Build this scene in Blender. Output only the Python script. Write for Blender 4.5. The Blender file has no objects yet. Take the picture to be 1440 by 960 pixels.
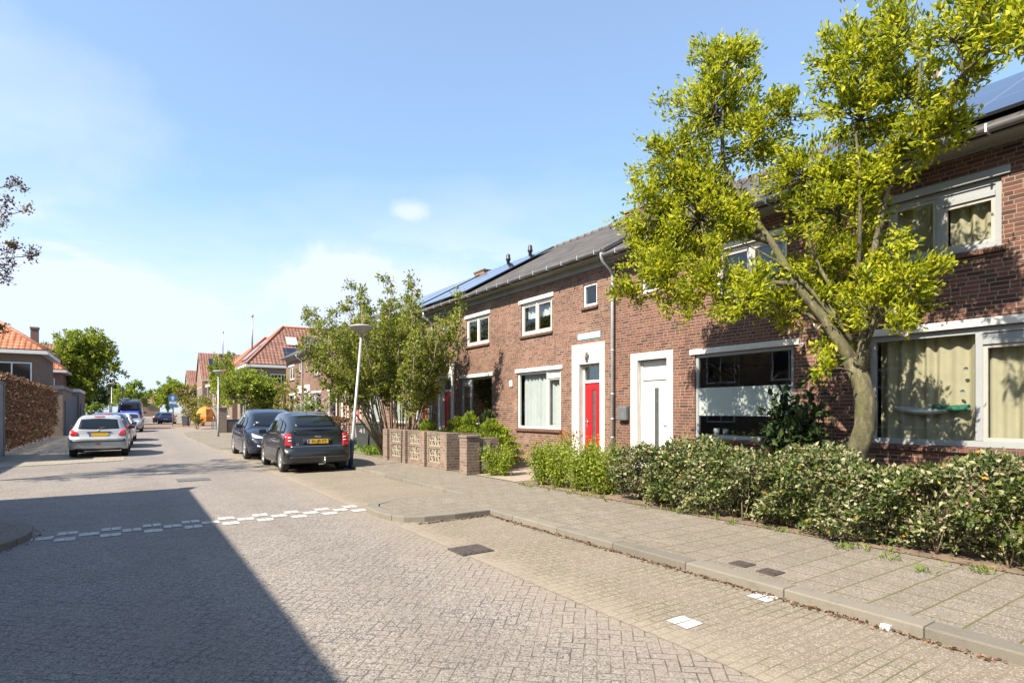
import bpy, math, random
import numpy as np
from mathutils import Vector, Matrix
from mathutils.bvhtree import BVHTree

rng = random.Random(7)
nr = np.random.default_rng(11)
scene = bpy.context.scene
COL = scene.collection
PI = math.pi
R = math.radians
D = 9.8            # facade plane of the terrace
PZ = 0.08          # pavement level above the road

# ------------------------------------------------------------------ node helpers
class NT:
    def __init__(self, nt): self.nt = nt; self.n = nt.nodes; self.l = nt.links
    def new(self, t, **kw):
        nd = self.n.new(t)
        for k, v in kw.items(): setattr(nd, k, v)
        return nd
    def put(self, sock, v):
        if isinstance(v, bpy.types.NodeSocket): self.l.new(v, sock)
        else:
            try: sock.default_value = v
            except TypeError: sock.default_value = (*v, 1.0)
            except ValueError: sock.default_value = (*v, 1.0)
    def m(self, op, a, b=0.0, c=None):
        nd = self.new('ShaderNodeMath', operation=op)
        self.put(nd.inputs[0], a); self.put(nd.inputs[1], b)
        if c is not None: self.put(nd.inputs[2], c)
        return nd.outputs[0]
    def mix(self, fac, a, b, blend='MIX'):
        nd = self.new('ShaderNodeMix', data_type='RGBA', blend_type=blend)
        self.put(nd.inputs[0], fac); self.put(nd.inputs[6], a); self.put(nd.inputs[7], b)
        return nd.outputs[2]
    def noise(self, scale, vec=None, detail=3, rough=.55, dims='3D'):
        nd = self.new('ShaderNodeTexNoise', noise_dimensions=dims)
        nd.inputs['Scale'].default_value = scale; nd.inputs['Detail'].default_value = detail
        nd.inputs['Roughness'].default_value = rough
        if vec is not None: self.l.new(vec, nd.inputs['Vector'])
        return nd.outputs[0]
    def ramp(self, fac, stops, interp='LINEAR'):
        nd = self.new('ShaderNodeValToRGB'); cr = nd.color_ramp; cr.interpolation = interp
        while len(cr.elements) < len(stops): cr.elements.new(.5)
        for e, (p, c) in zip(cr.elements, stops):
            e.position = p; e.color = (*c, 1) if len(c) == 3 else c
        self.put(nd.inputs[0], fac); return nd.outputs[0]
    def step(self, x, lo, hi):
        nd = self.new('ShaderNodeMapRange', interpolation_type='SMOOTHSTEP')
        self.put(nd.inputs[0], x); nd.inputs[1].default_value = lo; nd.inputs[2].default_value = hi
        return nd.outputs[0]
    def bump(self, h, strength=.5, dist=.01):
        nd = self.new('ShaderNodeBump'); nd.inputs['Strength'].default_value = strength
        nd.inputs['Distance'].default_value = dist; self.l.new(h, nd.inputs['Height'])
        return nd.outputs[0]
    def uv(self): return self.new('ShaderNodeTexCoord').outputs['UV']
    def ob(self): return self.new('ShaderNodeTexCoord').outputs['Object']
    def pos(self): return self.new('ShaderNodeNewGeometry').outputs['Position']

def newmat(name):
    m = bpy.data.materials.new(name); m.use_nodes = True
    t = NT(m.node_tree); b = t.n['Principled BSDF']
    return m, t, b

def c3(c): return (*c, 1.0)

def plain(name, col, rough=.6, var=.12, scale=6., metal=0., coat=0., bump=0., bscale=40., spec=.5):
    m, t, b = newmat(name)
    n = t.noise(scale, t.ob())
    lo = tuple(x * (1 - var) for x in col); hi = tuple(min(1, x * (1 + var)) for x in col)
    t.l.new(t.ramp(n, [(.3, lo), (.7, hi)]), b.inputs['Base Color'])
    b.inputs['Roughness'].default_value = rough; b.inputs['Metallic'].default_value = metal
    b.inputs['Specular IOR Level'].default_value = spec
    if coat: b.inputs['Coat Weight'].default_value = coat; b.inputs['Coat Roughness'].default_value = .03
    if bump: t.l.new(t.bump(t.noise(bscale, t.ob()), bump, .01), b.inputs['Normal'])
    return m

def brick(name, cols, mortar, w=.22, h=.0625, joint=.011, stain=.25, bump=.6, rough=.85, pale=None):
    """per-brick colours, mortar lines, soot/lime staining; UV in metres"""
    m, t, b = newmat(name); uv = t.uv()
    sep = t.new('ShaderNodeSeparateXYZ'); t.l.new(uv, sep.inputs[0]); U, V = sep.outputs[0], sep.outputs[1]
    wob = t.m('MULTIPLY', t.m('SUBTRACT', t.noise(9., uv), .5), .012)
    row = t.m('FLOOR', t.m('DIVIDE', t.m('ADD', V, wob), h))
    fv = t.m('MULTIPLY', t.m('FRACT', t.m('DIVIDE', t.m('ADD', V, wob), h)), h)
    rnd = t.new('ShaderNodeTexWhiteNoise', noise_dimensions='1D'); t.l.new(row, rnd.inputs['W'])
    # wild bond: each pair of stretchers carries a header; rows are shifted irregularly
    per = w * 1.5
    sh = t.m('MULTIPLY', t.m('FLOOR', t.m('MULTIPLY', rnd.outputs[0], 6.)), per / 6 + .013)
    uu = t.m('DIVIDE', t.m('ADD', U, sh), per)
    cell = t.m('FLOOR', uu); fu = t.m('MULTIPLY', t.m('FRACT', uu), per)
    ishead = t.m('GREATER_THAN', fu, w)
    fu2 = t.m('SUBTRACT', fu, t.m('MULTIPLY', ishead, w))
    wid = t.m('SUBTRACT', w, t.m('MULTIPLY', ishead, w * .5))
    dj = t.m('MINIMUM', t.m('MINIMUM', fu2, t.m('SUBTRACT', wid, fu2)), t.m('MINIMUM', fv, t.m('SUBTRACT', h, fv)))
    body = t.step(t.m('ADD', dj, t.m('MULTIPLY', t.m('SUBTRACT', t.noise(60., uv), .5), .004)), joint * .35, joint * .7)
    cv = t.new('ShaderNodeCombineXYZ'); t.l.new(t.m('ADD', t.m('MULTIPLY', cell, 2.), ishead), cv.inputs[0]); t.l.new(row, cv.inputs[1])
    wn = t.new('ShaderNodeTexWhiteNoise', noise_dimensions='2D'); t.l.new(cv.outputs[0], wn.inputs['Vector'])
    k = len(cols)
    bc = t.ramp(wn.outputs[0], [(i / (k - 1) if k > 1 else 0, c) for i, c in enumerate(cols)])
    grain = t.noise(45., uv, 4, .7)
    bc = t.mix(t.m('MULTIPLY', grain, .5), bc, tuple(x * .55 for x in cols[0]))
    mo = t.mix(t.noise(30., uv), tuple(x * .8 for x in mortar), mortar)
    col = t.mix(body, mo, bc)
    oi = t.new('ShaderNodeObjectInfo'); col = t.mix(t.m('MULTIPLY', oi.outputs['Random'], .32), col, t.mix(1., col, (.62, .60, .62), 'MULTIPLY'))
    big = t.step(t.noise(.55, uv, 5, .6), .42, .72)
    dark = tuple(x * .45 for x in cols[0])
    col = t.mix(t.m('MULTIPLY', big, stain), col, dark)
    mps = t.new('ShaderNodeMapping'); mps.inputs['Scale'].default_value = (3.2, .28, 1); t.l.new(uv, mps.inputs[0])
    col = t.mix(t.m('MULTIPLY', t.step(t.noise(1.6, mps.outputs[0], 5, .65), .5, .75), .3), col, dark)
    if pale:
        col = t.mix(t.m('MULTIPLY', t.step(t.noise(.9, uv, 4, .65), .55, .75), .45), col, pale)
    col = t.mix(1., col, (.65, .645, .64), 'MULTIPLY')
    t.l.new(col, b.inputs['Base Color']); b.inputs['Roughness'].default_value = rough
    b.inputs['Specular IOR Level'].default_value = .25
    hgt = t.m('ADD', body, t.m('MULTIPLY', grain, .35))
    t.l.new(t.bump(hgt, bump, .006), b.inputs['Normal'])
    return m

def tiles(name, cols, tw=.24, th=.34, dark=.3, rough=.7, bmp=1.):
    """roof tiles: U along the eaves, V up the slope, in metres"""
    m, t, b = newmat(name); uv = t.uv()
    sep = t.new('ShaderNodeSeparateXYZ'); t.l.new(uv, sep.inputs[0]); U, V = sep.outputs[0], sep.outputs[1]
    fu = t.m('FRACT', t.m('DIVIDE', U, tw)); fv = t.m('FRACT', t.m('DIVIDE', V, th))
    iu = t.m('FLOOR', t.m('DIVIDE', U, tw)); iv = t.m('FLOOR', t.m('DIVIDE', V, th))
    cv = t.new('ShaderNodeCombineXYZ'); t.l.new(iu, cv.inputs[0]); t.l.new(iv, cv.inputs[1])
    wn = t.new('ShaderNodeTexWhiteNoise', noise_dimensions='2D'); t.l.new(cv.outputs[0], wn.inputs['Vector'])
    bc = t.ramp(wn.outputs[0], [(i / (len(cols) - 1), c) for i, c in enumerate(cols)])
    bc = t.mix(t.m('MULTIPLY', t.step(t.noise(1.3, uv, 5, .65), .45, .75), .5), bc, tuple(x * .5 for x in cols[0]))
    wave = t.m('SINE', t.m('MULTIPLY', fu, 2 * PI))
    lap = t.m('SUBTRACT', 1., fv)
    gap = t.m('MAXIMUM', t.m('LESS_THAN', fv, .10), t.m('LESS_THAN', fu, .09))
    col = t.mix(t.m('MULTIPLY', gap, dark), bc, (.02, .012, .01))
    t.l.new(col, b.inputs['Base Color']); b.inputs['Roughness'].default_value = rough
    hgt = t.m('ADD', t.m('MULTIPLY', wave, .5), t.m('MULTIPLY', lap, .9))
    t.l.new(t.bump(hgt, bmp, .045), b.inputs['Normal'])
    return m

def herring(name):
    m, t, b = newmat(name); p = t.pos()
    mp = t.new('ShaderNodeMapping'); t.l.new(p, mp.inputs[0]); mp.inputs['Rotation'].default_value = (0, 0, R(43))
    W = .084; mp.inputs['Scale'].default_value = (1 / W, 1 / W, 1 / W)
    dist = t.new('ShaderNodeTexNoise'); dist.inputs['Scale'].default_value = 1.2; t.l.new(p, dist.inputs['Vector'])
    va = t.new('ShaderNodeVectorMath', operation='MULTIPLY_ADD'); t.l.new(dist.outputs['Color'], va.inputs[0])
    va.inputs[1].default_value = (.6, .6, 0); t.l.new(mp.outputs[0], va.inputs[2])
    sep = t.new('ShaderNodeSeparateXYZ'); t.l.new(va.outputs[0], sep.inputs[0]); X, Y = sep.outputs[0], sep.outputs[1]
    i, j = t.m('FLOOR', X), t.m('FLOOR', Y); fx, fy = t.m('FRACT', X), t.m('FRACT', Y)
    s = t.m('FLOORED_MODULO', t.m('SUBTRACT', i, j), 4.)
    isv = t.m('GREATER_THAN', s, 1.5)
    s1 = t.m('COMPARE', s, 1., .1); s2 = t.m('COMPARE', s, 2., .1)
    aH = t.m('ADD', fx, s1); aV = t.m('ADD', fy, s2)
    a = t.m('ADD', t.m('MULTIPLY', aV, isv), t.m('MULTIPLY', aH, t.m('SUBTRACT', 1., isv)))
    w = t.m('ADD', t.m('MULTIPLY', fx, isv), t.m('MULTIPLY', fy, t.m('SUBTRACT', 1., isv)))
    dj = t.m('MINIMUM', t.m('MINIMUM', a, t.m('SUBTRACT', 2., a)), t.m('MINIMUM', w, t.m('SUBTRACT', 1., w)))
    body = t.step(t.m('ADD', dj, t.m('MULTIPLY', t.m('SUBTRACT', t.noise(14., p, 4, .7), .5), .10)), .01, .085)
    cv = t.new('ShaderNodeCombineXYZ'); t.l.new(t.m('SUBTRACT', i, s1), cv.inputs[0]); t.l.new(t.m('SUBTRACT', j, s2), cv.inputs[1]); t.l.new(isv, cv.inputs[2])
    wn = t.new('ShaderNodeTexWhiteNoise', noise_dimensions='3D'); t.l.new(cv.outputs[0], wn.inputs['Vector'])
    base = t.ramp(wn.outputs[0], [(0, (.24, .208, .19)), (.5, (.29, .255, .235)), (1, (.325, .288, .268))])
    vo = t.new('ShaderNodeTexVoronoi'); vo.inputs['Scale'].default_value = 98.; t.l.new(p, vo.inputs['Vector'])
    vsep = t.new('ShaderNodeSeparateColor'); t.l.new(vo.outputs['Color'], vsep.inputs[0])
    agg = t.ramp(vsep.outputs[0], [(0, (.03, .035, .05)), (.17, (.09, .09, .10)), (.27, (.31, .28, .255)), (.8, (.40, .365, .33)), (1, (.60, .57, .53))])
    base = t.mix(.75, base, agg)
    base = t.mix(t.m('MULTIPLY', t.step(t.noise(.35, p, 5, .6), .4, .7), .35), base, (.20, .165, .14))
    base = t.mix(t.m('MULTIPLY', t.step(t.noise(1.7, p, 5, .6), .5, .75), .25), base, (.42, .37, .31))
    sx_ = t.new('ShaderNodeSeparateXYZ'); t.l.new(p, sx_.inputs[0])
    dust = t.m('MULTIPLY', t.step(t.m('ADD', sx_.outputs[0], t.m('MULTIPLY', t.noise(2.2, p, 5, .65), .9)), 2.75, 3.5), .6)
    base = t.mix(dust, base, (.37, .315, .25))
    lane = t.m('ADD', t.m('SUBTRACT', 1., t.step(t.m('ABSOLUTE', t.m('SUBTRACT', sx_.outputs[0], .35)), .1, .55)), t.m('SUBTRACT', 1., t.step(t.m('ABSOLUTE', t.m('SUBTRACT', sx_.outputs[0], 1.9)), .1, .55)))
    base = t.mix(t.m('MULTIPLY', t.m('MULTIPLY', lane, t.noise(.7, p, 4, .6)), .30), base, (.17, .15, .135))
    spot = t.step(t.noise(2.6, p, 3, .5), .70, .76)
    base = t.mix(t.m('MULTIPLY', spot, .35), base, (.10, .09, .085))
    joint = t.mix(t.step(t.noise(3., p, 4, .6), .35, .65), (.09, .08, .07), (.30, .255, .20))
    col = t.mix(body, joint, base)
    col = t.mix(1., col, (.565, .56, .56), 'MULTIPLY')
    t.l.new(col, b.inputs['Base Color']); b.inputs['Roughness'].default_value = .8
    b.inputs['Specular IOR Level'].default_value = .35
    hgt = t.m('ADD', body, t.m('MULTIPLY', vsep.outputs[1], .25))
    hgt = t.m('ADD', hgt, t.m('MULTIPLY', wn.outputs[0], .35))
    t.l.new(t.bump(hgt, .55, .006), b.inputs['Normal'])
    return m

def paver(name, cols, w, h, joint, jcol, moss=.0, offset=.5, rot=0., speck=.2, rough=.85, sand=None):
    m, t, b = newmat(name); p = t.pos()
    mp = t.new('ShaderNodeMapping'); t.l.new(p, mp.inputs[0]); mp.inputs['Rotation'].default_value = (0, 0, rot)
    dist = t.new('ShaderNodeTexNoise'); dist.inputs['Scale'].default_value = 1.5; t.l.new(p, dist.inputs['Vector'])
    va = t.new('ShaderNodeVectorMath', operation='MULTIPLY_ADD'); t.l.new(dist.outputs['Color'], va.inputs[0])
    va.inputs[1].default_value = (.04, .04, 0); t.l.new(mp.outputs[0], va.inputs[2])
    sep = t.new('ShaderNodeSeparateXYZ'); t.l.new(va.outputs[0], sep.inputs[0])
    V = t.m('DIVIDE', sep.outputs[1], h); row = t.m('FLOOR', V); fv = t.m('MULTIPLY', t.m('FRACT', V), h)
    par = t.m('FLOORED_MODULO', row, 2.)
    U = t.m('ADD', t.m('DIVIDE', sep.outputs[0], w), t.m('MULTIPLY', par, offset)); cell = t.m('FLOOR', U)
    fu = t.m('MULTIPLY', t.m('FRACT', U), w)
    dj = t.m('MINIMUM', t.m('MINIMUM', fu, t.m('SUBTRACT', w, fu)), t.m('MINIMUM', fv, t.m('SUBTRACT', h, fv)))
    n60 = t.noise(35., p, 4, .7)
    body = t.step(t.m('ADD', dj, t.m('MULTIPLY', t.m('SUBTRACT', n60, .5), joint * .9)), joint * .3, joint * .9)
    cv = t.new('ShaderNodeCombineXYZ'); t.l.new(cell, cv.inputs[0]); t.l.new(row, cv.inputs[1])
    wn = t.new('ShaderNodeTexWhiteNoise', noise_dimensions='2D'); t.l.new(cv.outputs[0], wn.inputs['Vector'])
    bc = t.ramp(wn.outputs[0], [(i / (len(cols) - 1), c) for i, c in enumerate(cols)])
    bc = t.mix(t.m('MULTIPLY', t.noise(140., p, 2, .8), speck * 2), bc, tuple(x * .45 for x in cols[0]))
    bc = t.mix(t.m('MULTIPLY', t.step(t.noise(.8, p, 6, .65), .42, .7), .4), bc, tuple(x * .68 for x in cols[0]))
    bc = t.mix(t.m('MULTIPLY', t.step(t.noise(2.3, p, 6, .65), .55, .75), .3), bc, tuple(min(1, x * 1.3) for x in cols[-1]))
    vo = t.new('ShaderNodeTexVoronoi'); vo.inputs['Scale'].default_value = 120.; t.l.new(p, vo.inputs['Vector'])
    vsep = t.new('ShaderNodeSeparateColor'); t.l.new(vo.outputs['Color'], vsep.inputs[0])
    bc = t.mix(t.m('MULTIPLY', t.m('LESS_THAN', vsep.outputs[0], .22), speck * 1.3), bc, tuple(x * .35 for x in cols[0]))
    bc = t.mix(t.m('MULTIPLY', t.m('GREATER_THAN', vsep.outputs[0], .86), speck * 1.3), bc, tuple(min(1, x * 1.5) for x in cols[-1]))
    bc = t.mix(t.m('MULTIPLY', t.step(t.noise(5.5, p, 5, .7), .52, .72), .28), bc, tuple(x * .6 for x in cols[0]))
    jc = t.mix(t.step(t.noise(1.1, p, 4), .48 - moss * .2, .62 - moss * .15), jcol, (.13, .135, .05)) if moss else jcol
    col = t.mix(body, jc, bc)
    if sand is not None:
        sx_ = t.new('ShaderNodeSeparateXYZ'); t.l.new(p, sx_.inputs[0])
        q = t.m('SUBTRACT', 1., t.step(t.m('ADD', sx_.outputs[0], t.m('MULTIPLY', t.noise(2.2, p, 5, .65), .8)), sand + .25, sand + .95))
        col = t.mix(t.m('MULTIPLY', q, .7), col, (.38, .325, .262))
    col = t.mix(1., col, (.65, .645, .64), 'MULTIPLY')
    t.l.new(col, b.inputs['Base Color']); b.inputs['Roughness'].default_value = rough
    b.inputs['Specular IOR Level'].default_value = .3
    hgt = t.m('ADD', body, t.m('ADD', t.m('MULTIPLY', n60, .3), t.m('MULTIPLY', wn.outputs[0], .35)))
    t.l.new(t.bump(t.m('ADD', hgt, t.m('MULTIPLY', vsep.outputs[1], .3)), .6, .007), b.inputs['Normal'])
    return m

def leafmat(name, stops, trans=.35, rough=.55):
    m, t, b = newmat(name)
    g = t.new('ShaderNodeNewGeometry')
    col = t.ramp(g.outputs['Random Per Island'], stops)
    col = t.mix(1., col, (.65, .645, .64), 'MULTIPLY')
    t.l.new(col, b.inputs['Base Color']); b.inputs['Roughness'].default_value = rough
    b.inputs['Specular IOR Level'].default_value = .35
    tr = t.new('ShaderNodeBsdfTranslucent'); t.l.new(col, tr.inputs[0])
    mx = t.new('ShaderNodeMixShader'); mx.inputs[0].default_value = trans
    t.l.new(b.outputs[0], mx.inputs[1]); t.l.new(tr.outputs[0], mx.inputs[2])
    t.l.new(mx.outputs[0], t.n['Material Output'].inputs[0])
    return m

def glassmat(name, tint=(.86, .88, .88), base=.045):
    m, t, b = newmat(name); t.n.remove(b)
    tr = t.new('ShaderNodeBsdfTransparent'); tr.inputs[0].default_value = c3(tint)
    gl = t.new('ShaderNodeBsdfGlossy'); gl.inputs[0].default_value = (.9, .93, .95, 1); gl.inputs['Roughness'].default_value = .004
    ge = t.new('ShaderNodeNewGeometry'); dt = t.new('ShaderNodeVectorMath', operation='DOT_PRODUCT'); t.l.new(ge.outputs['Incoming'], dt.inputs[0]); t.l.new(ge.outputs['Normal'], dt.inputs[1])
    sch = t.m('POWER', t.m('SUBTRACT', 1., t.m('ABSOLUTE', dt.outputs['Value'])), 4.)
    nb = t.bump(t.noise(2.2, t.ob(), 1), .03, .02); t.l.new(nb, gl.inputs['Normal']); 
    fac = t.m('MINIMUM', t.m('ADD', t.m('MULTIPLY', sch, .9), base), 1.)
    mx = t.new('ShaderNodeMixShader'); t.l.new(fac, mx.inputs[0]); t.l.new(tr.outputs[0], mx.inputs[1]); t.l.new(gl.outputs[0], mx.inputs[2])
    t.l.new(mx.outputs[0], t.n['Material Output'].inputs[0])
    return m

# ------------------------------------------------------------------ mesh helpers
class MB:
    def __init__(self, root=None):
        self.v = []; self.f = []; self.u = []; self.mi = []; self.sm = []
        self.o = Vector(root.location) if root is not None else Vector((0, 0, 0))
    def face(self, pts, mat=0, uv=None, smooth=False):
        b = len(self.v); pts = [Vector(p) for p in pts]
        self.v += [tuple(p - self.o) for p in pts]; self.f.append(tuple(range(b, b + len(pts))))
        if uv is None:
            n = Vector((0, 0, 0))
            for i in range(1, len(pts) - 1): n += (pts[i] - pts[0]).cross(pts[i + 1] - pts[0])
            a = [abs(x) for x in n]
            if a[0] >= a[1] and a[0] >= a[2]: uv = [(p.y, p.z) for p in pts]
            elif a[1] >= a[2]: uv = [(p.x, p.z) for p in pts]
            else: uv = [(p.x, p.y) for p in pts]
        self.u += list(uv); self.mi.append(mat); self.sm.append(smooth)
    def box(self, x0, x1, y0, y1, z0, z1, mat=0, skip=()):
        a = [(x0, y0, z0), (x1, y0, z0), (x1, y1, z0), (x0, y1, z0), (x0, y0, z1), (x1, y0, z1), (x1, y1, z1), (x0, y1, z1)]
        F = {'b': (0, 3, 2, 1), 't': (4, 5, 6, 7), 's': (0, 1, 5, 4), 'n': (2, 3, 7, 6), 'w': (0, 4, 7, 3), 'e': (1, 2, 6, 5)}
        for k, q in F.items():
            if k not in skip: self.face([a[i] for i in q], mat)
        return self
    def obox(self, M, sx, sy, sz, mat=0):
        """box of full sizes sx,sy,sz centred on matrix M"""
        p = [M @ Vector((x * sx / 2, y * sy / 2, z * sz / 2)) for z in (-1, 1) for y in (-1, 1) for x in (-1, 1)]
        for q in ((0, 2, 3, 1), (4, 5, 7, 6), (0, 1, 5, 4), (2, 6, 7, 3), (0, 4, 6, 2), (1, 3, 7, 5)):
            self.face([p[i] for i in q], mat)
        return self
    def tube(self, pts, rad, n=8, mat=0, cap=True, smooth=True):
        pts = [Vector(p) for p in pts]
        if not hasattr(rad, '__len__'): rad = [rad] * len(pts)
        rings = []; prev = None
        for i, p in enumerate(pts):
            d = (pts[min(i + 1, len(pts) - 1)] - pts[max(i - 1, 0)]).normalized()
            a = prev if prev is not None else Vector((1, 0, 0)) if abs(d.x) < .8 else Vector((0, 1, 0))
            a = (a - d * a.dot(d)).normalized(); prev = a; b = d.cross(a)
            rings.append([p + (a * math.cos(2 * PI * k / n) + b * math.sin(2 * PI * k / n)) * rad[i] for k in range(n)])
        L = 0
        for i in range(len(pts) - 1):
            L2 = L + (pts[i + 1] - pts[i]).length
            for k in range(n):
                k2 = (k + 1) % n
                self.face([rings[i][k], rings[i][k2], rings[i + 1][k2], rings[i + 1][k]], mat,
                          [(k / n, L), ((k + 1) / n, L), ((k + 1) / n, L2), (k / n, L2)], smooth)
            L = L2
        if cap:
            self.face(rings[0][::-1], mat); self.face(rings[-1], mat)
        return self
    def lathe(self, c, prof, n=20, mat=0, axis='z', smooth=True, capb=False, capt=False):
        c = Vector(c); rings = []
        for r, h in prof:
            ring = []
            for k in range(n):
                a = 2 * PI * k / n; x, y = r * math.cos(a), r * math.sin(a)
                ring.append(c + (Vector((x, y, h)) if axis == 'z' else Vector((h, x, y)) if axis == 'x' else Vector((x, h, y))))
            rings.append(ring)
        for i in range(len(prof) - 1):
            for k in range(n):
                k2 = (k + 1) % n
                self.face([rings[i][k], rings[i][k2], rings[i + 1][k2], rings[i + 1][k]], mat, None, smooth)
        if capb: self.face(rings[0][::-1], mat)
        if capt: self.face(rings[-1], mat)
        return self
    def prism(self, prof, axis, a0, a1, mat=0, smooth=False):
        """profile of (p,q) extruded along axis; axis 'y': (x,z), 'x': (y,z), 'z': (x,y)"""
        def P(q, a): return (q[0], a, q[1]) if axis == 'y' else (a, q[0], q[1]) if axis == 'x' else (q[0], q[1], a)
        n = len(prof)
        for i in range(n):
            j = (i + 1) % n
            self.face([P(prof[i], a0), P(prof[j], a0), P(prof[j], a1), P(prof[i], a1)], mat, None, smooth)
        self.face([P(q, a0) for q in prof][::-1], mat); self.face([P(q, a1) for q in prof], mat)
        return self
    def build(self, name, mats, parent=None, bevel=0., weld=False):
        me = bpy.data.meshes.new(name)
        me.from_pydata(self.v, [], self.f); 
        uvl = me.uv_layers.new(name='UVMap')
        uvl.data.foreach_set('uv', np.array(self.u, dtype=np.float32).ravel())
        if not isinstance(mats, (list, tuple)): mats = [mats]
        for m in mats: me.materials.append(m)
        me.polygons.foreach_set('material_index', self.mi)
        me.polygons.foreach_set('use_smooth', self.sm)
        o = bpy.data.objects.new(name, me); COL.objects.link(o)
        if weld or bevel or any(self.sm):
            import bmesh
            bm = bmesh.new(); bm.from_mesh(me); bmesh.ops.remove_doubles(bm, verts=bm.verts, dist=1e-4)
            bmesh.ops.recalc_face_normals(bm, faces=bm.faces); bm.to_mesh(me); bm.free()
        if bevel:
            md = o.modifiers.new('Bevel', 'BEVEL'); md.width = bevel; md.segments = 2; md.limit_method = 'ANGLE'; md.angle_limit = R(40)
        if parent is not None: o.parent = parent
        return o

def tag(o, label=None, cat=None, group=None, kind=None):
    if label: o['label'] = label
    if cat: o['category'] = cat
    if group: o['group'] = group
    if kind: o['kind'] = kind
    return o
def thing(name, label, cat, loc=(0, 0, 0), group=None, rotz=0.):
    o = bpy.data.objects.new(name, None); COL.objects.link(o); o.empty_display_size = .2
    o.location = loc; o.rotation_euler = (0, 0, rotz)
    return tag(o, label, cat, group)
def structure(o): o['kind'] = 'structure'; return o
def copy_tree(o, parent=None):
    c = o.copy(); COL.objects.link(c)
    if parent is not None: c.parent = parent
    for ch in list(o.children): copy_tree(ch, c)
    return c
def text(name, s, size, M, mat, parent, extrude=.003, align='CENTER'):
    cu = bpy.data.curves.new(name, 'FONT'); cu.body = s; cu.size = size; cu.extrude = extrude
    cu.align_x = align; cu.align_y = 'CENTER'; cu.materials.append(mat)
    tmp = bpy.data.objects.new(name, cu); COL.objects.link(tmp)
    dg = bpy.context.evaluated_depsgraph_get(); me = bpy.data.meshes.new_from_object(tmp.evaluated_get(dg))
    bpy.data.objects.remove(tmp); me.name = name
    if not me.materials: me.materials.append(mat)
    o = bpy.data.objects.new(name, me); COL.objects.link(o)
    o.parent = parent; o.matrix_local = M
    return o

def leaves(name, pos, axis, size, mats, parent=None, width=.5, fold=.12, jit=.35, root=(0, 0, 0), mat_idx=None, droop=None):
    """many separate folded leaf faces in ONE mesh; pos, axis: (N,3)"""
    N = len(pos); pos = np.asarray(pos, float) - np.array(root)
    d = axis / (np.linalg.norm(axis, axis=1, keepdims=True) + 1e-9)
    r = nr.normal(size=(N, 3)); r[:, 2] += .8
    s = np.cross(d, r); s /= (np.linalg.norm(s, axis=1, keepdims=True) + 1e-9)
    n = np.cross(s, d)
    L = size * (1 + jit * nr.uniform(-1, 1, size=(N, 1))); Wd = L * width * .5
    V = np.empty((N, 4, 3))
    V[:, 0] = pos
    V[:, 1] = pos + d * L * .5 + s * Wd + n * L * fold
    V[:, 2] = pos + d * L
    V[:, 3] = pos + d * L * .5 - s * Wd + n * L * fold
    idx = np.arange(N)[:, None] * 4
    F = np.concatenate([idx + np.array([[0, 1, 2]]), idx + np.array([[0, 2, 3]])], axis=1).reshape(-1)
    me = bpy.data.meshes.new(name)
    me.vertices.add(N * 4); me.vertices.foreach_set('co', V.reshape(-1))
    me.loops.add(N * 6); me.loops.foreach_set('vertex_index', F.astype(np.int32))
    me.polygons.add(N * 2); me.polygons.foreach_set('loop_start', np.arange(N * 2, dtype=np.int32) * 3)
    me.polygons.foreach_set('loop_total', np.full(N * 2, 3, dtype=np.int32))
    if not isinstance(mats, (list, tuple)): mats = [mats]
    for m in mats: me.materials.append(m)
    if mat_idx is not None: me.polygons.foreach_set('material_index', np.repeat(mat_idx, 2).astype(np.int32))
    me.update(calc_edges=True); me.validate()
    o = bpy.data.objects.new(name, me); COL.objects.link(o)
    if parent is not None: o.parent = parent
    return o
def unit(n):
    v = nr.normal(size=(n, 3)); return v / np.linalg.norm(v, axis=1, keepdims=True)
def blob(c, rad, n, p=2.2):
    return np.array(c) + unit(n) * np.array(rad) * (nr.uniform(0, 1, size=(n, 1)) ** (1 / p))
def rosettes(c, rad, ntwig, per, spread=.06, p=2.2):
    """leaf positions clumped round twig ends"""
    tw = blob(c, rad, ntwig, p)
    pos = np.repeat(tw, per, axis=0); ax = unit(len(pos)); ax[:, 2] += .35
    out = np.repeat((tw - np.array(c)) / (np.linalg.norm(tw - np.array(c), axis=1, keepdims=True) + 1e-6), per, axis=0)
    ax = ax + out * .5
    pos = pos + unit(len(pos)) * spread * nr.uniform(0, 1, size=(len(pos), 1))
    return tw, pos, ax
def sprays(c, rad, nbr, nros, per, spread, up=.25):
    """leaf rosettes set along twigs that shoot outward from a bough end"""
    c = np.array(c, float); d = unit(nbr); d[:, 2] += up; d /= np.linalg.norm(d, axis=1, keepdims=True)
    L = nr.uniform(.55, 1.3, (nbr, 1)) * np.array(rad); end = c + d * L; end[:, 2] += .10 * np.array(rad)[2]
    k = np.repeat(np.arange(nbr), nros); t = nr.uniform(.3, 1., (len(k), 1)) ** .75
    q = c + (end[k] - c) * t + unit(len(k)) * np.array(rad) * .10
    dd = np.repeat(d[k], per, axis=0); pos = np.repeat(q, per, axis=0) + unit(len(k) * per) * spread * nr.uniform(0, 1, (len(k) * per, 1))
    ax = dd * .8 + unit(len(pos)) * .8; ax[:, 2] += .3
    return end, pos, ax
def bend(a, b, k=.15, n=5, r=None):
    a, b = Vector(a), Vector(b); L = (b - a).length; r = r or rng
    off = Vector((r.uniform(-1, 1), r.uniform(-1, 1), r.uniform(-.4, 1))) * L * k
    return [a.lerp(b, i / n) + off * math.sin(PI * i / n) for i in range(n + 1)]

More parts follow.
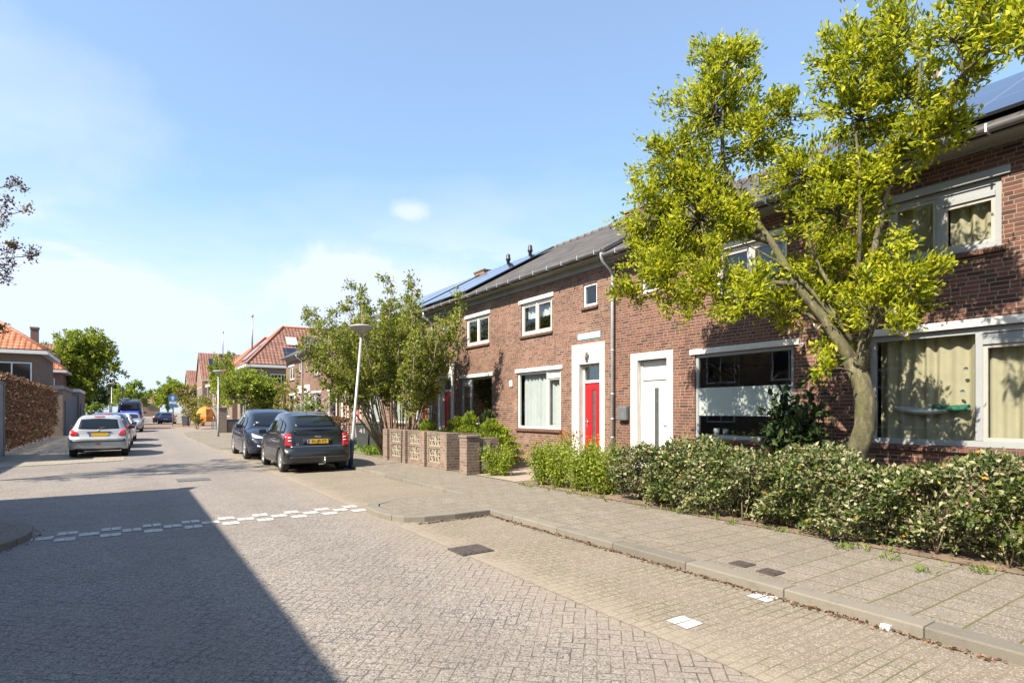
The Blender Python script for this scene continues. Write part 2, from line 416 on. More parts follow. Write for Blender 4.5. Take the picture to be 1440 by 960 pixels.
# ------------------------------------------------------------------ materials
M = {}
M['road'] = herring('road_klinkers')
M['bay'] = paver('bay_bricks', [(.325, .28, .225), (.345, .298, .24), (.365, .315, .255)], .18, .09, .007, (.25, .21, .16), moss=.25, offset=.5, speck=.40, sand=3.0)
M['tile'] = paver('pavement_tiles', [(.29, .255, .21), (.325, .285, .235), (.35, .31, .26)], .31, .30, .011, (.17, .14, .10), moss=.6, offset=.5, speck=.42)
M['lot'] = paver('light_tiles', [(.36, .32, .265), (.40, .36, .30), (.43, .39, .33)], .30, .30, .010, (.22, .19, .15), moss=.3)
M['redpave'] = paver('red_pavers', [(.30, .16, .12), (.36, .20, .15)], .2, .1, .01, (.2, .14, .11))
M['path'] = paver('garden_flags', [(.42, .35, .28), (.48, .40, .33)], .4, .4, .010, (.2, .16, .12))
def kerbmat():
    m, t, b = newmat('kerb_concrete'); p = t.pos(); sx_ = t.new('ShaderNodeSeparateXYZ'); t.l.new(p, sx_.inputs[0])
    seg = t.m('FRACT', t.m('DIVIDE', t.m('ADD', sx_.outputs[1], .37), 1.0)); cell = t.m('FLOOR', t.m('DIVIDE', t.m('ADD', sx_.outputs[1], .37), 1.0))
    wn = t.new('ShaderNodeTexWhiteNoise', noise_dimensions='1D'); t.l.new(cell, wn.inputs['W'])
    base = t.ramp(wn.outputs[0], [(0, (.135, .122, .10)), (1, (.19, .172, .142))])
    n = t.noise(4., p, 6, .65); g = t.noise(90., p, 3, .8)
    base = t.mix(t.m('MULTIPLY', t.step(n, .45, .7), .45), base, (.085, .078, .06))
    base = t.mix(t.m('MULTIPLY', g, .45), base, (.07, .065, .055))
    j = t.m('LESS_THAN', t.m('ADD', seg, t.m('MULTIPLY', n, .006)), .016)
    t.l.new(t.mix(t.m('MULTIPLY', j, .85), base, (.03, .028, .02)), b.inputs['Base Color']); b.inputs['Roughness'].default_value = .88
    t.l.new(t.bump(t.m('ADD', g, t.m('MULTIPLY', n, .8)), .5, .012), b.inputs['Normal']); return m
M['kerb'] = kerbmat()
M['soil'] = plain('soil', (.13, .095, .065), .95, .35, 4., bump=1., bscale=30)
M['ground'] = plain('ground_earth', (.16, .14, .09), .95, .3, .6)
M['grass'] = plain('lawn', (.10, .13, .035), .95, .4, 3., bump=1., bscale=50)
M['white_stone'] = plain('white_block', (.37, .365, .35), .8, .28, 9., bump=.2)
M['iron'] = plain('cast_iron', (.075, .06, .055), .55, .3, 25., metal=.3, bump=.5, bscale=90)
M['steelgrid'] = plain('steel_cover', (.115, .11, .10), .6, .2, 30., metal=.3, bump=.6, bscale=60)
M['brickA'] = brick('brick_red_brown', [(.12, .068, .052), (.23, .112, .08), (.29, .142, .098), (.33, .19, .135), (.175, .092, .078)], (.48, .385, .305), stain=.3, pale=(.46, .34, .27))
M['brickB'] = brick('brick_red', [(.095, .05, .042), (.21, .09, .065), (.265, .112, .078), (.29, .14, .10), (.145, .074, .064)], (.42, .34, .265), stain=.3)
M['brickL'] = brick('brick_brown_far', [(.19, .12, .09), (.26, .16, .12), (.31, .2, .15)], (.36, .30, .25), stain=.3)
M['brickG'] = brick('brick_grey_tan', [(.26, .20, .16), (.34, .27, .21), (.40, .32, .25)], (.42, .37, .31), stain=.3)
M['brickW'] = brick('brick_garden_wall', [(.22, .15, .12), (.31, .22, .18), (.37, .28, .22)], (.42, .37, .31), w=.21, h=.068, stain=.35, pale=(.38, .30, .10))
M['brickR'] = brick('brick_far_pink', [(.3, .17, .12), (.38, .23, .17), (.42, .28, .21)], (.42, .36, .30), stain=.2)
M['sillbrick'] = brick('sill_brick', [(.11, .055, .04), (.16, .075, .055), (.2, .09, .065)], (.26, .22, .18), w=.062, h=.3, joint=.008)
M['plaster'] = plain('room_plaster', (.45, .41, .35), .9, .06, 1.)
M['white'] = plain('white_paint', (.55, .545, .525), .45, .04, 3.)
M['concrete_white'] = plain('white_lintel', (.52, .51, .485), .7, .06, 7., bump=.15)
M['greyframe'] = plain('grey_frame', (.235, .25, .26), .4, .05, 3.)
M['taupe'] = plain('taupe_sash', (.30, .28, .26), .45, .06, 3.)
M['greywood'] = plain('pale_grey_fascia', (.22, .228, .21), .6, .10, 2.)
M['darkframe'] = plain('charcoal_frame', (.05, .055, .06), .4, .1, 4.)
M['zinc'] = plain('zinc', (.42, .44, .46), .42, .14, 5., metal=.55)
M['zincdark'] = plain('zinc_gutter', (.17, .17, .175), .5, .15, 4., metal=.3)
M['tileA'] = tiles('dark_concrete_tiles', [(.045, .042, .04), (.062, .058, .055), (.08, .075, .07)], .30, .36, .95, .8, 1.)
M['tileO'] = tiles('orange_pantiles', [(.27, .085, .035), (.36, .12, .05), (.42, .155, .075)], .34, .42, .95)
M['tileR'] = tiles('red_pantiles', [(.14, .062, .042), (.19, .085, .058), (.24, .11, .078)], .34, .42, .95)
M['ridge'] = plain('ridge_tile', (.30, .12, .07), .75, .25, 6.)
M['ridgedark'] = plain('ridge_tile_dark', (.09, .075, .068), .75, .25, 6.)
M['lead'] = plain('lead', (.09, .09, .095), .6, .2, 5.)
M['solar'] = None
M['glass'] = glassmat('window_glass')
M['glassdark'] = glassmat('window_glass_dark', (.75, .8, .8), .12)
M['frost'] = plain('frosted_film', (.30, .34, .325), .5, .05, 3.)
M['doorglass'] = plain('frosted_door_glass', (.06, .07, .07), .12, .15, 9.)
M['curtain_white'] = plain('sheer_curtain', (.52, .54, .54), .9, .05, 4.)
M['curtain_cream'] = plain('cream_curtain', (.46, .41, .28), .9, .07, 4.)
M['curtain_grey'] = plain('grey_blind', (.5, .5, .48), .9, .05, 4.)
M['red_door'] = plain('red_door_paint', (.37, .008, .012), .35, .06, 3., coat=.2)
M['orange_door'] = plain('orange_red_door', (.58, .05, .02), .4, .06, 3.)
M['green_door'] = plain('dark_green_door', (.02, .055, .04), .4, .1, 3.)
M['steel'] = plain('brushed_steel', (.55, .55, .54), .3, .05, 10., metal=1.)
M['black'] = plain('black_plastic', (.018, .018, .02), .5, .15, 10.)
M['mailbox'] = plain('grey_mailbox', (.10, .115, .125), .45, .1, 5.)
M['bluesign'] = plain('blue_enamel', (.03, .17, .42), .3, .06, 4.)
M['lightblue'] = plain('light_blue_enamel', (.22, .45, .58), .35, .06, 4.)
M['signpanel'] = plain('pale_enamel', (.55, .68, .74), .35, .08, 6.)
M['binplastic'] = plain('bin_plastic', (.055, .06, .065), .55, .15, 5.)
M['woodfence'] = plain('weathered_grey_boards', (.17, .175, .19), .8, .25, 3.)
M['gatewood'] = plain('dark_gate_boards', (.07, .085, .11), .7, .2, 3.)
M['decor'] = plain('cast_concrete_block', (.25, .215, .165), .85, .14, 12., bump=.4)
M['lamp_grey'] = plain('lamp_cap', (.24, .25, .225), .5, .1, 5.)
M['lamp_shade'] = plain('lamp_bowl', (.30, .30, .26), .35, .08, 5.)
M['pole'] = plain('galvanised_pole', (.27, .275, .275), .45, .12, 6., metal=.25)
M['navy'] = plain('navy_pole_base', (.02, .035, .09), .45, .1, 5.)
M['orange'] = plain('orange_tarp', (.52, .16, .015), .6, .12, 3.)
M['bluebox'] = plain('dark_blue_box', (.02, .05, .11), .5, .1, 3.)
def bark():
    m, t, b = newmat('magnolia_bark'); p = t.ob()
    mp = t.new('ShaderNodeMapping'); mp.inputs['Scale'].default_value = (1, 1, .45); t.l.new(p, mp.inputs[0])
    n1 = t.noise(9., mp.outputs[0], 6, .7); n2 = t.noise(3.2, p, 5, .65)
    col = t.ramp(n1, [(.34, (.022, .02, .012)), (.5, (.075, .066, .036)), (.63, (.15, .13, .08)), (.75, (.23, .20, .14))])
    col = t.mix(t.step(n2, .45, .68), col, (.075, .075, .025))
    t.l.new(col, b.inputs['Base Color']); b.inputs['Roughness'].default_value = .9
    t.l.new(t.bump(n1, .9, .03), b.inputs['Normal']); return m
M['bark_mag'] = bark()
M['bark'] = plain('brown_bark', (.13, .10, .07), .9, .3, 9., bump=.8, bscale=30)
M['twig'] = plain('twig', (.17, .13, .085), .9, .25, 9.)
M['bark_pale'] = plain('shrub_stems', (.22, .18, .12), .9, .3, 9.)
M['lf_mag'] = leafmat('magnolia_leaf', [(0, (.11, .18, .012)), (.15, (.26, .34, .018)), (.4, (.50, .57, .024)), (1, (.78, .76, .04))], .55)
M['lf_hazel'] = leafmat('hazel_leaf', [(0, (.13, .18, .025)), (.6, (.34, .40, .055)), (1, (.55, .56, .10))], .5)
M['lf_green'] = leafmat('green_leaf', [(0, (.10, .18, .02)), (.5, (.22, .34, .035)), (1, (.38, .50, .06))], .45)
M['lf_bright'] = leafmat('bright_leaf', [(0, (.15, .23, .025)), (.5, (.32, .43, .04)), (1, (.52, .58, .06))], .45)
M['lf_dark'] = leafmat('dark_leaf', [(0, (.02, .045, .012)), (.6, (.045, .085, .02)), (1, (.09, .14, .035))], .2)
M['lf_yellow'] = leafmat('yellow_green_leaf', [(0, (.18, .18, .03)), (.5, (.30, .29, .05)), (1, (.42, .38, .09))], .35)
M['lf_var'] = leafmat('variegated_leaf', [(0, (.05, .085, .02)), (.36, (.12, .165, .035)), (.5, (.25, .26, .12)), (.8, (.39, .375, .21)), (.965, (.52, .485, .31)), (.985, (.50, .36, .05)), (1, (.5, .25, .03))], .2)
M['lf_vargreen'] = leafmat('glossy_leaf', [(0, (.04, .075, .015)), (.6, (.09, .14, .025)), (1, (.22, .26, .05))], .25)
M['lf_beech'] = leafmat('dry_beech_leaf', [(0, (.10, .045, .025)), (.5, (.20, .10, .052)), (.85, (.30, .17, .095)), (1, (.40, .27, .17))], .3)
M['lf_brown'] = leafmat('bronze_leaf', [(0, (.10, .065, .03)), (.5, (.20, .13, .05)), (1, (.27, .22, .08))], .3)
M['lf_lilac'] = leafmat('lilac_bloom', [(0, (.36, .26, .36)), (1, (.58, .48, .56))], .3)
M['lf_redshoot'] = leafmat('orange_shoot', [(0, (.5, .08, .02)), (1, (.6, .25, .04))], .35)
M['lf_litter'] = leafmat('dead_leaf', [(0, (.08, .045, .025)), (.6, (.17, .09, .05)), (1, (.34, .22, .13))], .1)
M['lf_pale'] = leafmat('petal', [(0, (.75, .62, .62)), (1, (.8, .74, .72))], .3)
def solar():
    m, t, b = newmat('solar_panel'); uv = t.uv()
    br = t.new('ShaderNodeTexBrick'); br.offset = 0.; t.l.new(uv, br.inputs[0])
    br.inputs['Scale'].default_value = 1.; br.inputs['Brick Width'].default_value = 1.02; br.inputs['Row Height'].default_value = 1.65
    br.inputs['Mortar Size'].default_value = .018
    br.inputs['Color1'].default_value = (.012, .016, .035, 1); br.inputs['Color2'].default_value = (.015, .019, .04, 1); br.inputs['Mortar'].default_value = (.10, .10, .11, 1)
    t.l.new(br.outputs[0], b.inputs['Base Color']); b.inputs['Roughness'].default_value = .08; b.inputs['Specular IOR Level'].default_value = .8
    return m
M['solar'] = solar()
# glazing laid over the solar cells reflects the sky
def paint(name, col, metal=.0, rough=.32, flake=.0):
    m, t, b = newmat(name)
    n = t.noise(2.5, t.ob())
    t.l.new(t.ramp(n, [(.3, tuple(x * .92 for x in col)), (.7, tuple(min(1, x * 1.06) for x in col))]), b.inputs['Base Color'])
    b.inputs['Metallic'].default_value = metal; b.inputs['Roughness'].default_value = rough
    b.inputs['Coat Weight'].default_value = .7; b.inputs['Coat Roughness'].default_value = .02
    return m
M['p_black'] = paint('paint_anthracite', (.008, .009, .010), .1)
M['p_navy'] = paint('paint_blue_black', (.010, .014, .028), .2)
M['p_silver'] = paint('paint_silver', (.34, .35, .352), .4, .36)
M['p_white'] = paint('paint_white', (.75, .76, .76), 0., .35)
M['p_grey'] = paint('paint_grey', (.30, .32, .35), .5, .35)
M['p_blue'] = paint('paint_dark_blue', (.03, .055, .13), .3)
M['p_van'] = paint('paint_van_blue', (.02, .03, .075), .1)
M['carglass'] = plain('car_glass', (.006, .008, .010), .05, .05, 2., spec=.6)
M['tyre'] = plain('tyre_rubber', (.022, .022, .022), .85, .15, 12.)
M['rim'] = plain('alloy', (.50, .51, .52), .35, .05, 5., metal=.8)
M['redlamp'] = plain('red_lens', (.40, .010, .012), .12, .08, 12., coat=.6)
M['clearlamp'] = plain('clear_lens', (.62, .64, .66), .1, .1, 10., coat=.6)
M['plate'] = plain('yellow_plate', (.62, .36, .015), .4, .03, 4.)
M['platetext'] = plain('plate_characters', (.02, .02, .02), .5, .05, 4.)
M['euroblue'] = plain('plate_blue_strip', (.03, .10, .45), .4, .03, 4.)
M['chrome'] = plain('chrome', (.75, .76, .77), .12, .03, 5., metal=1.)
M['trim'] = plain('grey_bumper_trim', (.075, .08, .085), .55, .1, 8.)
M['under'] = plain('underbody', (.012, .012, .012), .9, .1, 8.)

# ------------------------------------------------------------------ camera, light, sky
cam = bpy.data.cameras.new('camera'); co = bpy.data.objects.new('camera', cam); COL.objects.link(co)
co.location = (0, 0, 1.55); co.rotation_euler = (R(90), 0, R(-34.1))
cam.sensor_width = 36.; cam.lens = 20.; cam.shift_y = 98 / 1440; cam.clip_end = 2000.; cam.clip_start = .05
scene.camera = co
AZ, EL = R(10), R(45)
ld = Vector((math.cos(EL) * math.cos(AZ), math.cos(EL) * math.sin(AZ), -math.sin(EL)))
sun = bpy.data.lights.new('sun', 'SUN'); sun.energy = 5.0; sun.angle = R(.53); sun.color = (1, .89, .73)
so = bpy.data.objects.new('sun', sun); COL.objects.link(so); so.rotation_euler = ld.to_track_quat('-Z', 'Y').to_euler(); so.location = (-20, 0, 30)
w = bpy.data.worlds.new('World'); scene.world = w; w.use_nodes = True
wt = NT(w.node_tree); bg = wt.n['Background']
sky = wt.new('ShaderNodeTexSky', sky_type='NISHITA'); sky.sun_disc = False; sky.sun_elevation = EL; sky.sun_rotation = R(260)
sky.air_density = 1.0; sky.dust_density = 1.2; sky.ozone_density = 1.2; sky.altitude = 0
# soft fair-weather cloud and high veil, by direction on the sky
tc = wt.new('ShaderNodeTexCoord'); sp = wt.new('ShaderNodeSeparateXYZ'); wt.l.new(tc.outputs['Generated'], sp.inputs[0])
el_ = sp.outputs[2]
mp = wt.new('ShaderNodeMapping'); mp.inputs['Scale'].default_value = (1, 1, 3.2); wt.l.new(tc.outputs['Generated'], mp.inputs[0])
cl = wt.noise(3.1, mp.outputs[0], 7, .55)
lowmask = wt.m('MULTIPLY', wt.step(el_, .02, .10), wt.m('SUBTRACT', 1., wt.step(el_, .16, .34)))
cum = wt.m('MULTIPLY', wt.step(cl, .50, .62), lowmask)
veil = wt.m('MULTIPLY', wt.step(wt.noise(1.3, mp.outputs[0], 5, .6), .38, .75), wt.m('SUBTRACT', 1., wt.step(el_, .25, .7)))
haz = wt.m('SUBTRACT', 1., wt.step(el_, -.02, .52))
fac = wt.m('MINIMUM', wt.m('ADD', wt.m('MULTIPLY', cum, .75), wt.m('ADD', wt.m('MULTIPLY', veil, .35), wt.m('MULTIPLY', haz, .62))), 1.)
def cloudlet(d, r0, r1, amt, fr_):
    v = Vector(d).normalized(); nz = wt.new('ShaderNodeVectorMath', operation='NORMALIZE'); wt.l.new(tc.outputs['Generated'], nz.inputs[0])
    df = wt.new('ShaderNodeVectorMath', operation='SUBTRACT'); wt.l.new(nz.outputs[0], df.inputs[0]); df.inputs[1].default_value = v
    sc_ = wt.new('ShaderNodeVectorMath', operation='MULTIPLY'); wt.l.new(df.outputs[0], sc_.inputs[0]); sc_.inputs[1].default_value = (1, 1, 2.)
    ln = wt.new('ShaderNodeVectorMath', operation='LENGTH'); wt.l.new(sc_.outputs[0], ln.inputs[0])
    n_ = wt.noise(fr_, tc.outputs['Generated'], 6, .6)
    q = wt.m('ADD', wt.m('SUBTRACT', 1., wt.m('DIVIDE', ln.outputs['Value'], r1)), wt.m('MULTIPLY', wt.m('SUBTRACT', n_, .5), 1.6))
    return wt.m('MULTIPLY', wt.step(q, r0 - .1, r0 + .75), amt)
for d, r0, r1, amt, fr_ in (((.33, .99, .20), .15, .19, .9, 9.), ((.4107, .9296, .351), .25, .045, .5, 18.), ((-.16, 1.32, .60), .1, .26, .35, 4.), ((.02, 1.2, .17), .1, .16, .6, 8.), ((-.15, 1.25, .17), .1, .12, .7, 10.), ((.45, .95, .20), .1, .18, .5, 7.)):
    fac = wt.m('MINIMUM', wt.m('ADD', fac, cloudlet(d, r0, r1, amt, fr_)), 1.)
fac = wt.m('MAXIMUM', fac, .22)
skc = wt.mix(fac, wt.mix(1., sky.outputs[0], (.84, 1.08, 1.16), 'MULTIPLY'), (3.65, 4.1, 5.3))
wt.l.new(skc, bg.inputs[0]); bg.inputs[1].default_value = .086
vs = scene.view_settings; vs.view_transform = 'Standard'; vs.look = 'None'; vs.exposure = 1.52; vs.gamma = 1; vs.use_curve_mapping = False
scene.cycles.use_denoising = True
scene.cycles.max_bounces = 8; scene.cycles.transparent_max_bounces = 12

# ------------------------------------------------------------------ setting
def sheet(name, pts, z, mat):
    m = MB(); m.face([(x, y, z) for x, y in pts]); return structure(m.build(name, mat))
def slab(name, pts, z0, z1, mat, bevel=0.):
    m = MB(); n = len(pts)
    m.face([(x, y, z1) for x, y in pts])
    for i in range(n):
        a, b = pts[i], pts[(i + 1) % n]
        m.face([(*a, z0), (*b, z0), (*b, z1), (*a, z1)])
    return structure(m.build(name, mat, bevel=bevel))
def ribbon(name, pts, wdt, z0, z1, mat, bevel=.012):
    """kerb along an outline: outer edge = pts, inner edge offset to the right of travel"""
    P = [Vector((*p, 0)) for p in pts]; inn = []
    for i, p in enumerate(P):
        d = (P[min(i + 1, len(P) - 1)] - P[max(i - 1, 0)]).normalized(); inn.append(p + Vector((d.y, -d.x, 0)) * wdt)
    m = MB()
    for i in range(len(P) - 1):
        a, b, c, d = P[i], P[i + 1], inn[i + 1], inn[i]
        up = Vector((0, 0, z1)); lo = Vector((0, 0, z0))
        m.face([a + up, b + up, c + up, d + up]); m.face([a + lo, b + lo, b + up, a + up]); m.face([d + lo, c + lo, c + up, d + up])
    for p, q in ((P[0], inn[0]), (P[-1], inn[-1])):
        m.face([p + Vector((0, 0, z0)), q + Vector((0, 0, z0)), q + Vector((0, 0, z1)), p + Vector((0, 0, z1))])
    return structure(m.build(name, mat, bevel=bevel, weld=True)), [(p.x, p.y) for p in inn]
def arc(cx, cy, r, a0, a1, n=10): return [(cx + r * math.cos(R(a0 + (a1 - a0) * i / n)), cy + r * math.sin(R(a0 + (a1 - a0) * i / n))) for i in range(n + 1)]

sheet('ground', [(-400, -60), (400, -60), (400, 700), (-400, 700)], -.02, M['ground'])
sheet('road', [(-12, -20), (14, -20), (14, 64), (-12, 64)], 0., M['road'])
sheet('road_junction', [(-12, 64), (14, 64), (14, 75), (-12, 75)], .001, M['redpave'])
sheet('far_road', [(-12, 75), (14, 75), (30, 300), (2, 300)], .0, M['road'])
sheet('parking_bay', [(3.02, -20), (4.5, -20), (4.5, 7.25), (3.02, 7.25)], .004, M['bay'])
sheet('parking_bay', [(3.02, 9.0), (4.98, 9.0), (4.98, 25.3), (3.02, 25.3)], .004, M['bay'])
sheet('parking_area', [(-3.2, 20.6), (-.1, 21.6), (.9, 62), (-3.2, 62)], .004, M['lot'])
# right-hand pavement outline (road side), travelling away from the camera: bay, bulb, second bay, run to the side street
nose = [(4.5, 7.23), (3.9, 7.22), (3.45, 7.28)] + [(3.2, 7.42), (3.08, 7.7), (3.03, 8.1), (3.05, 8.5), (3.18, 8.8), (3.5, 9.0), (4.0, 9.05), (4.6, 8.98), (4.98, 8.95)]
k1 = [(4.5, -20.), (4.5, 7.42)]
k3 = [(4.98, 8.95), (4.98, 25.1)]
k4 = [(4.98, 25.1), (3.5, 25.3), (3.12, 25.6), (3.02, 26.2), (3.05, 40.), (3.15, 44.)] + arc(7.2, 44.0, 4.05, 180, 95, 10)
inner = []
for nm, pl, z1 in (('kerb', k1, PZ + .002), ('kerb', nose, PZ + .002), ('kerb', k3, PZ + .002), ('kerb', k4, PZ + .002)):
    _, inn = ribbon(nm, pl, .19, -.02, z1, M['kerb'])
    inner.append(inn)
pv = [(4.69, -20.), (4.69, 7.42), (3.9, 7.41), (3.55, 7.46), (3.35, 7.55), (3.25, 7.8), (3.21, 8.1), (3.24, 8.45), (3.35, 8.68), (3.6, 8.82), (4.0, 8.86), (4.6, 8.8), (4.7, 8.95), (5.17, 8.95), (5.17, 25.2)]
sheet('pavement', pv + [(6.66, 25.2), (6.66, -20)], PZ - .002, M['tile'])
sheet('pavement', [(5.17, 25.2), (5.17, 25.29), (3.6, 25.48), (3.3, 25.65), (3.21, 26.2), (3.24, 40), (3.34, 44)] + arc(7.2, 44., 3.86, 180, 95, 8) + [(6.9, 47.8), (6.66, 44.2), (6.66, 25.2)], PZ - .002, M['tile'])
sheet('garden_soil', [(6.66, -20), (D + .05, -20), (D + .05, 44.2), (6.66, 44.2)], PZ + .004, M['soil'])
sheet('garden_path', [(6.67, 9.75), (D, 9.95), (D, 11.9), (6.67, 11.35)], PZ + .010, M['path'])
sheet('garden_lawn', [(6.75, 17.9), (9.2, 17.9), (9.2, 27), (6.75, 27)], PZ + .008, M['grass'])
# left rounded pavement corner
lk = arc(-2.65, 9.15, 1.68, -100, 100, 20)
_, li = ribbon('kerb', lk[::-1], .16, -.02, PZ + .002, M['kerb'])
sheet('pavement', arc(-2.65, 9.15, 1.53, -100, 100, 20) + [(-9, 10.7), (-9, 7.6)], PZ - .002, M['tile'])
ribbon('kerb', [(-.1, 21.6), (-3.2, 20.6)], .1, -.02, .012, M['kerb'], .003)
# threshold of white blocks across the road
def blocks(name, spots, label_z=.006):
    m = MB()
    for x0, x1, y0, y1 in spots:
        j = [rng.uniform(-.006, .006) for _ in range(8)]
        m.face([(x0 + j[0], y0 + j[1], label_z), (x1 + j[2], y0 + j[3], label_z), (x1 + j[4], y1 + j[5], label_z), (x0 + j[6], y1 + j[7], label_z)])
    return structure(m.build(name, M['white_stone']))
sp_ = []
for k in range(18):
    x = -.95 + k * .2265; ybase = 8.62 - .02 * k / 18
    for rr in ((1,) if k % 2 == 0 else (0, 2)):
        for q in (0, 1):
            sp_.append((x + q * .108, x + q * .108 + .098, ybase + rr * .215, ybase + rr * .215 + .20))
blocks('road_marking', sp_)
bm_ = []
for x in (3.29, 4.29):
    for q in (0, 1): bm_.append((x + .0, x + .185, 2.65 + q * .10, 2.742 + q * .10))
blocks('bay_marking', bm_, .009)
# covers in the road and pavement
def cover(name, label, cat, x, y, sx, sy, z, mat, rib=5, rot=0.):
    o = thing(name, label, cat, (x, y, z), None, R(rot)); m = MB()
    m.box(-sx / 2, sx / 2, -sy / 2, sy / 2, -.03, .006)
    for i in range(rib):
        t = -sx / 2 + sx * (i + .5) / rib; m.box(t - sx / rib * .28, t + sx / rib * .28, -sy / 2 * .86, sy / 2 * .86, .0065, .011)
    m.build('lid', mat, o); f = MB()
    for a in (-1, 1):
        f.box(a * sx / 2 - .015, a * sx / 2 + .015, -sy / 2 - .0148, sy / 2 + .0148, -.03, .0085)
        f.box(-sx / 2 + .0152, sx / 2 - .0152, a * sy / 2 - .015, a * sy / 2 + .015, -.03, .0083)
    f.build('rim', mat, o); return o
cover('drain_cover', 'square rusty brown iron drain cover in the parking bay bricks', 'drain cover', 3.17, 5.5, .36, .33, .008, M['iron'])
cover('manhole_cover', 'pale grey ribbed metal manhole cover set in the road ahead of the shadow', 'manhole cover', 1.25, 14.7, .62, .55, .004, M['steelgrid'], 7)
cover('valve_cover', 'small dark valve cover in the pavement, the farther of the pair near the kerb', 'valve cover', 4.9, 3.29, .15, .15, PZ, M['iron'], 2)
cover('valve_cover', 'small dark valve cover in the pavement, the nearer of the pair by the kerb', 'valve cover', 4.87, 2.98, .15, .15, PZ, M['iron'], 2)

# ------------------------------------------------------------------ terrace houses
def wall_grid(m, x, y0, y1, z0, z1, holes, depth, mat=0):
    """facade in the plane X=x facing -X with rectangular holes and reveals"""
    ys = sorted({y0, y1, *[h[0] for h in holes], *[h[1] for h in holes]}); zs = sorted({z0, z1, *[h[2] for h in holes], *[h[3] for h in holes]})
    for a, b in zip(ys, ys[1:]):
        for c, d in zip(zs, zs[1:]):
            cy, cz = (a + b) / 2, (c + d) / 2
            if any(h[0] < cy < h[1] and h[2] < cz < h[3] for h in holes): continue
            m.face([(x, b, c), (x, a, c), (x, a, d), (x, b, d)], mat)
    for a, b, c, d in holes:
        e = x + depth
        m.face([(x, a, c), (e, a, c), (e, a, d), (x, a, d)], mat); m.face([(x, b, c), (x, b, d), (e, b, d), (e, b, c)], mat)
        m.face([(x, a, d), (e, a, d), (e, b, d), (x, b, d)], mat); m.face([(x, a, c), (x, b, c), (e, b, c), (e, a, c)], mat)

def curtain(parent, root, y0, y1, z0, z1, x, mat, amp=.045, wl=.19, name='curtain'):
    m = MB(root); n = max(8, int((y1 - y0) / .022)); ph = rng.uniform(0, 6)
    def X(y): return x + amp * math.sin(2 * PI * y / wl + 1.3 * math.sin(y * 5 + ph)) * (.7 + .3 * math.sin(y * 11))
    for i in range(n):
        a, b = y0 + (y1 - y0) * i / n, y0 + (y1 - y0) * (i + 1) / n
        m.face([(X(b), b, z0), (X(a), a, z0), (X(a), a, z1), (X(b), b, z1)], 0, None, True)
    o = m.build(name, mat, parent); o.matrix_parent_inverse = Matrix(); 
    return o

def sub(o, parent): o.parent = parent; return o

def window(root, x, y0, y1, z0, z1, divs=(), frame='white', glass='glass', lintel=True, cur=None, vent=None, sash=(), sill=True, fw=.065, lint_over=.09, name='window', lintmat='concrete_white'):
    xf0, xf1 = x + .035, x + .105
    w_ = MB(root)
    w_.box(xf0, xf1, y0, y1, z0, z0 + fw); w_.box(xf0, xf1, y0, y1, z1 - fw, z1)
    w_.box(xf0, xf1, y0, y0 + fw, z0 + fw, z1 - fw); w_.box(xf0, xf1, y1 - fw, y1, z0 + fw, z1 - fw)
    cuts = [y0 + fw] + [c for c in divs] + [y1 - fw]
    for c in divs: w_.box(xf0 - .004, xf1, c - fw / 2, c + fw / 2, z0 + fw, z1 - fw)
    win = w_.build(name, M[frame], root, bevel=.004)
    for i in range(len(cuts) - 1):
        a = cuts[i] + (fw / 2 if i > 0 else 0); b = cuts[i + 1] - (fw / 2 if i < len(cuts) - 2 else 0)
        t = z1 - fw
        if vent and i in vent:
            v = MB(root); v.box(xf0 - .012, xf1, a, b, t - .16, t - .10); v.box(xf0 + .02, xf1, a, b, t - .10, t); v.build('vent_bar', M[frame], win); t -= .16
        lo = z0 + fw
        if i in sash:
            s = MB(root); q = .05
            s.box(xf0 + .012, xf1 - .01, a, b, lo, lo + q); s.box(xf0 + .012, xf1 - .01, a, b, t - q, t)
            s.box(xf0 + .012, xf1 - .01, a, a + q, lo + q, t - q); s.box(xf0 + .012, xf1 - .01, b - q, b, lo + q, t - q)
            s.build('sash', M['taupe' if frame != 'darkframe' else 'darkframe'], win); a += q; b -= q; lo += q; t -= q
        g = MB(root); g.box(x + .068, x + .074, a, b, lo, t); g.build('pane', M[glass], win)
    if cur:
        for (ca, cb, ctop, cm) in cur:
            cz0 = z0 + .05; cz1 = z1 - .03
            if ctop is not None: cz0, cz1 = ctop
            curtain(win, root, ca, cb, cz0, cz1, x + .20, M[cm])
    if lintel:
        l = MB(root); l.box(x - .035, x + .06, y0 - lint_over, y1 + lint_over, z1 + .003, z1 + .115); l.build('lintel', M[lintmat], root, bevel=.006)
    if sill:
        s = MB(root); s.prism([(x - .055, z0 - .085), (x + .02, z0 - .085), (x + .02, z0 - .002), (x - .05, z0 - .03)], 'y', y0 - .05, y1 + .05)
        s.build('window_sill', M['sillbrick'], root)
    return win

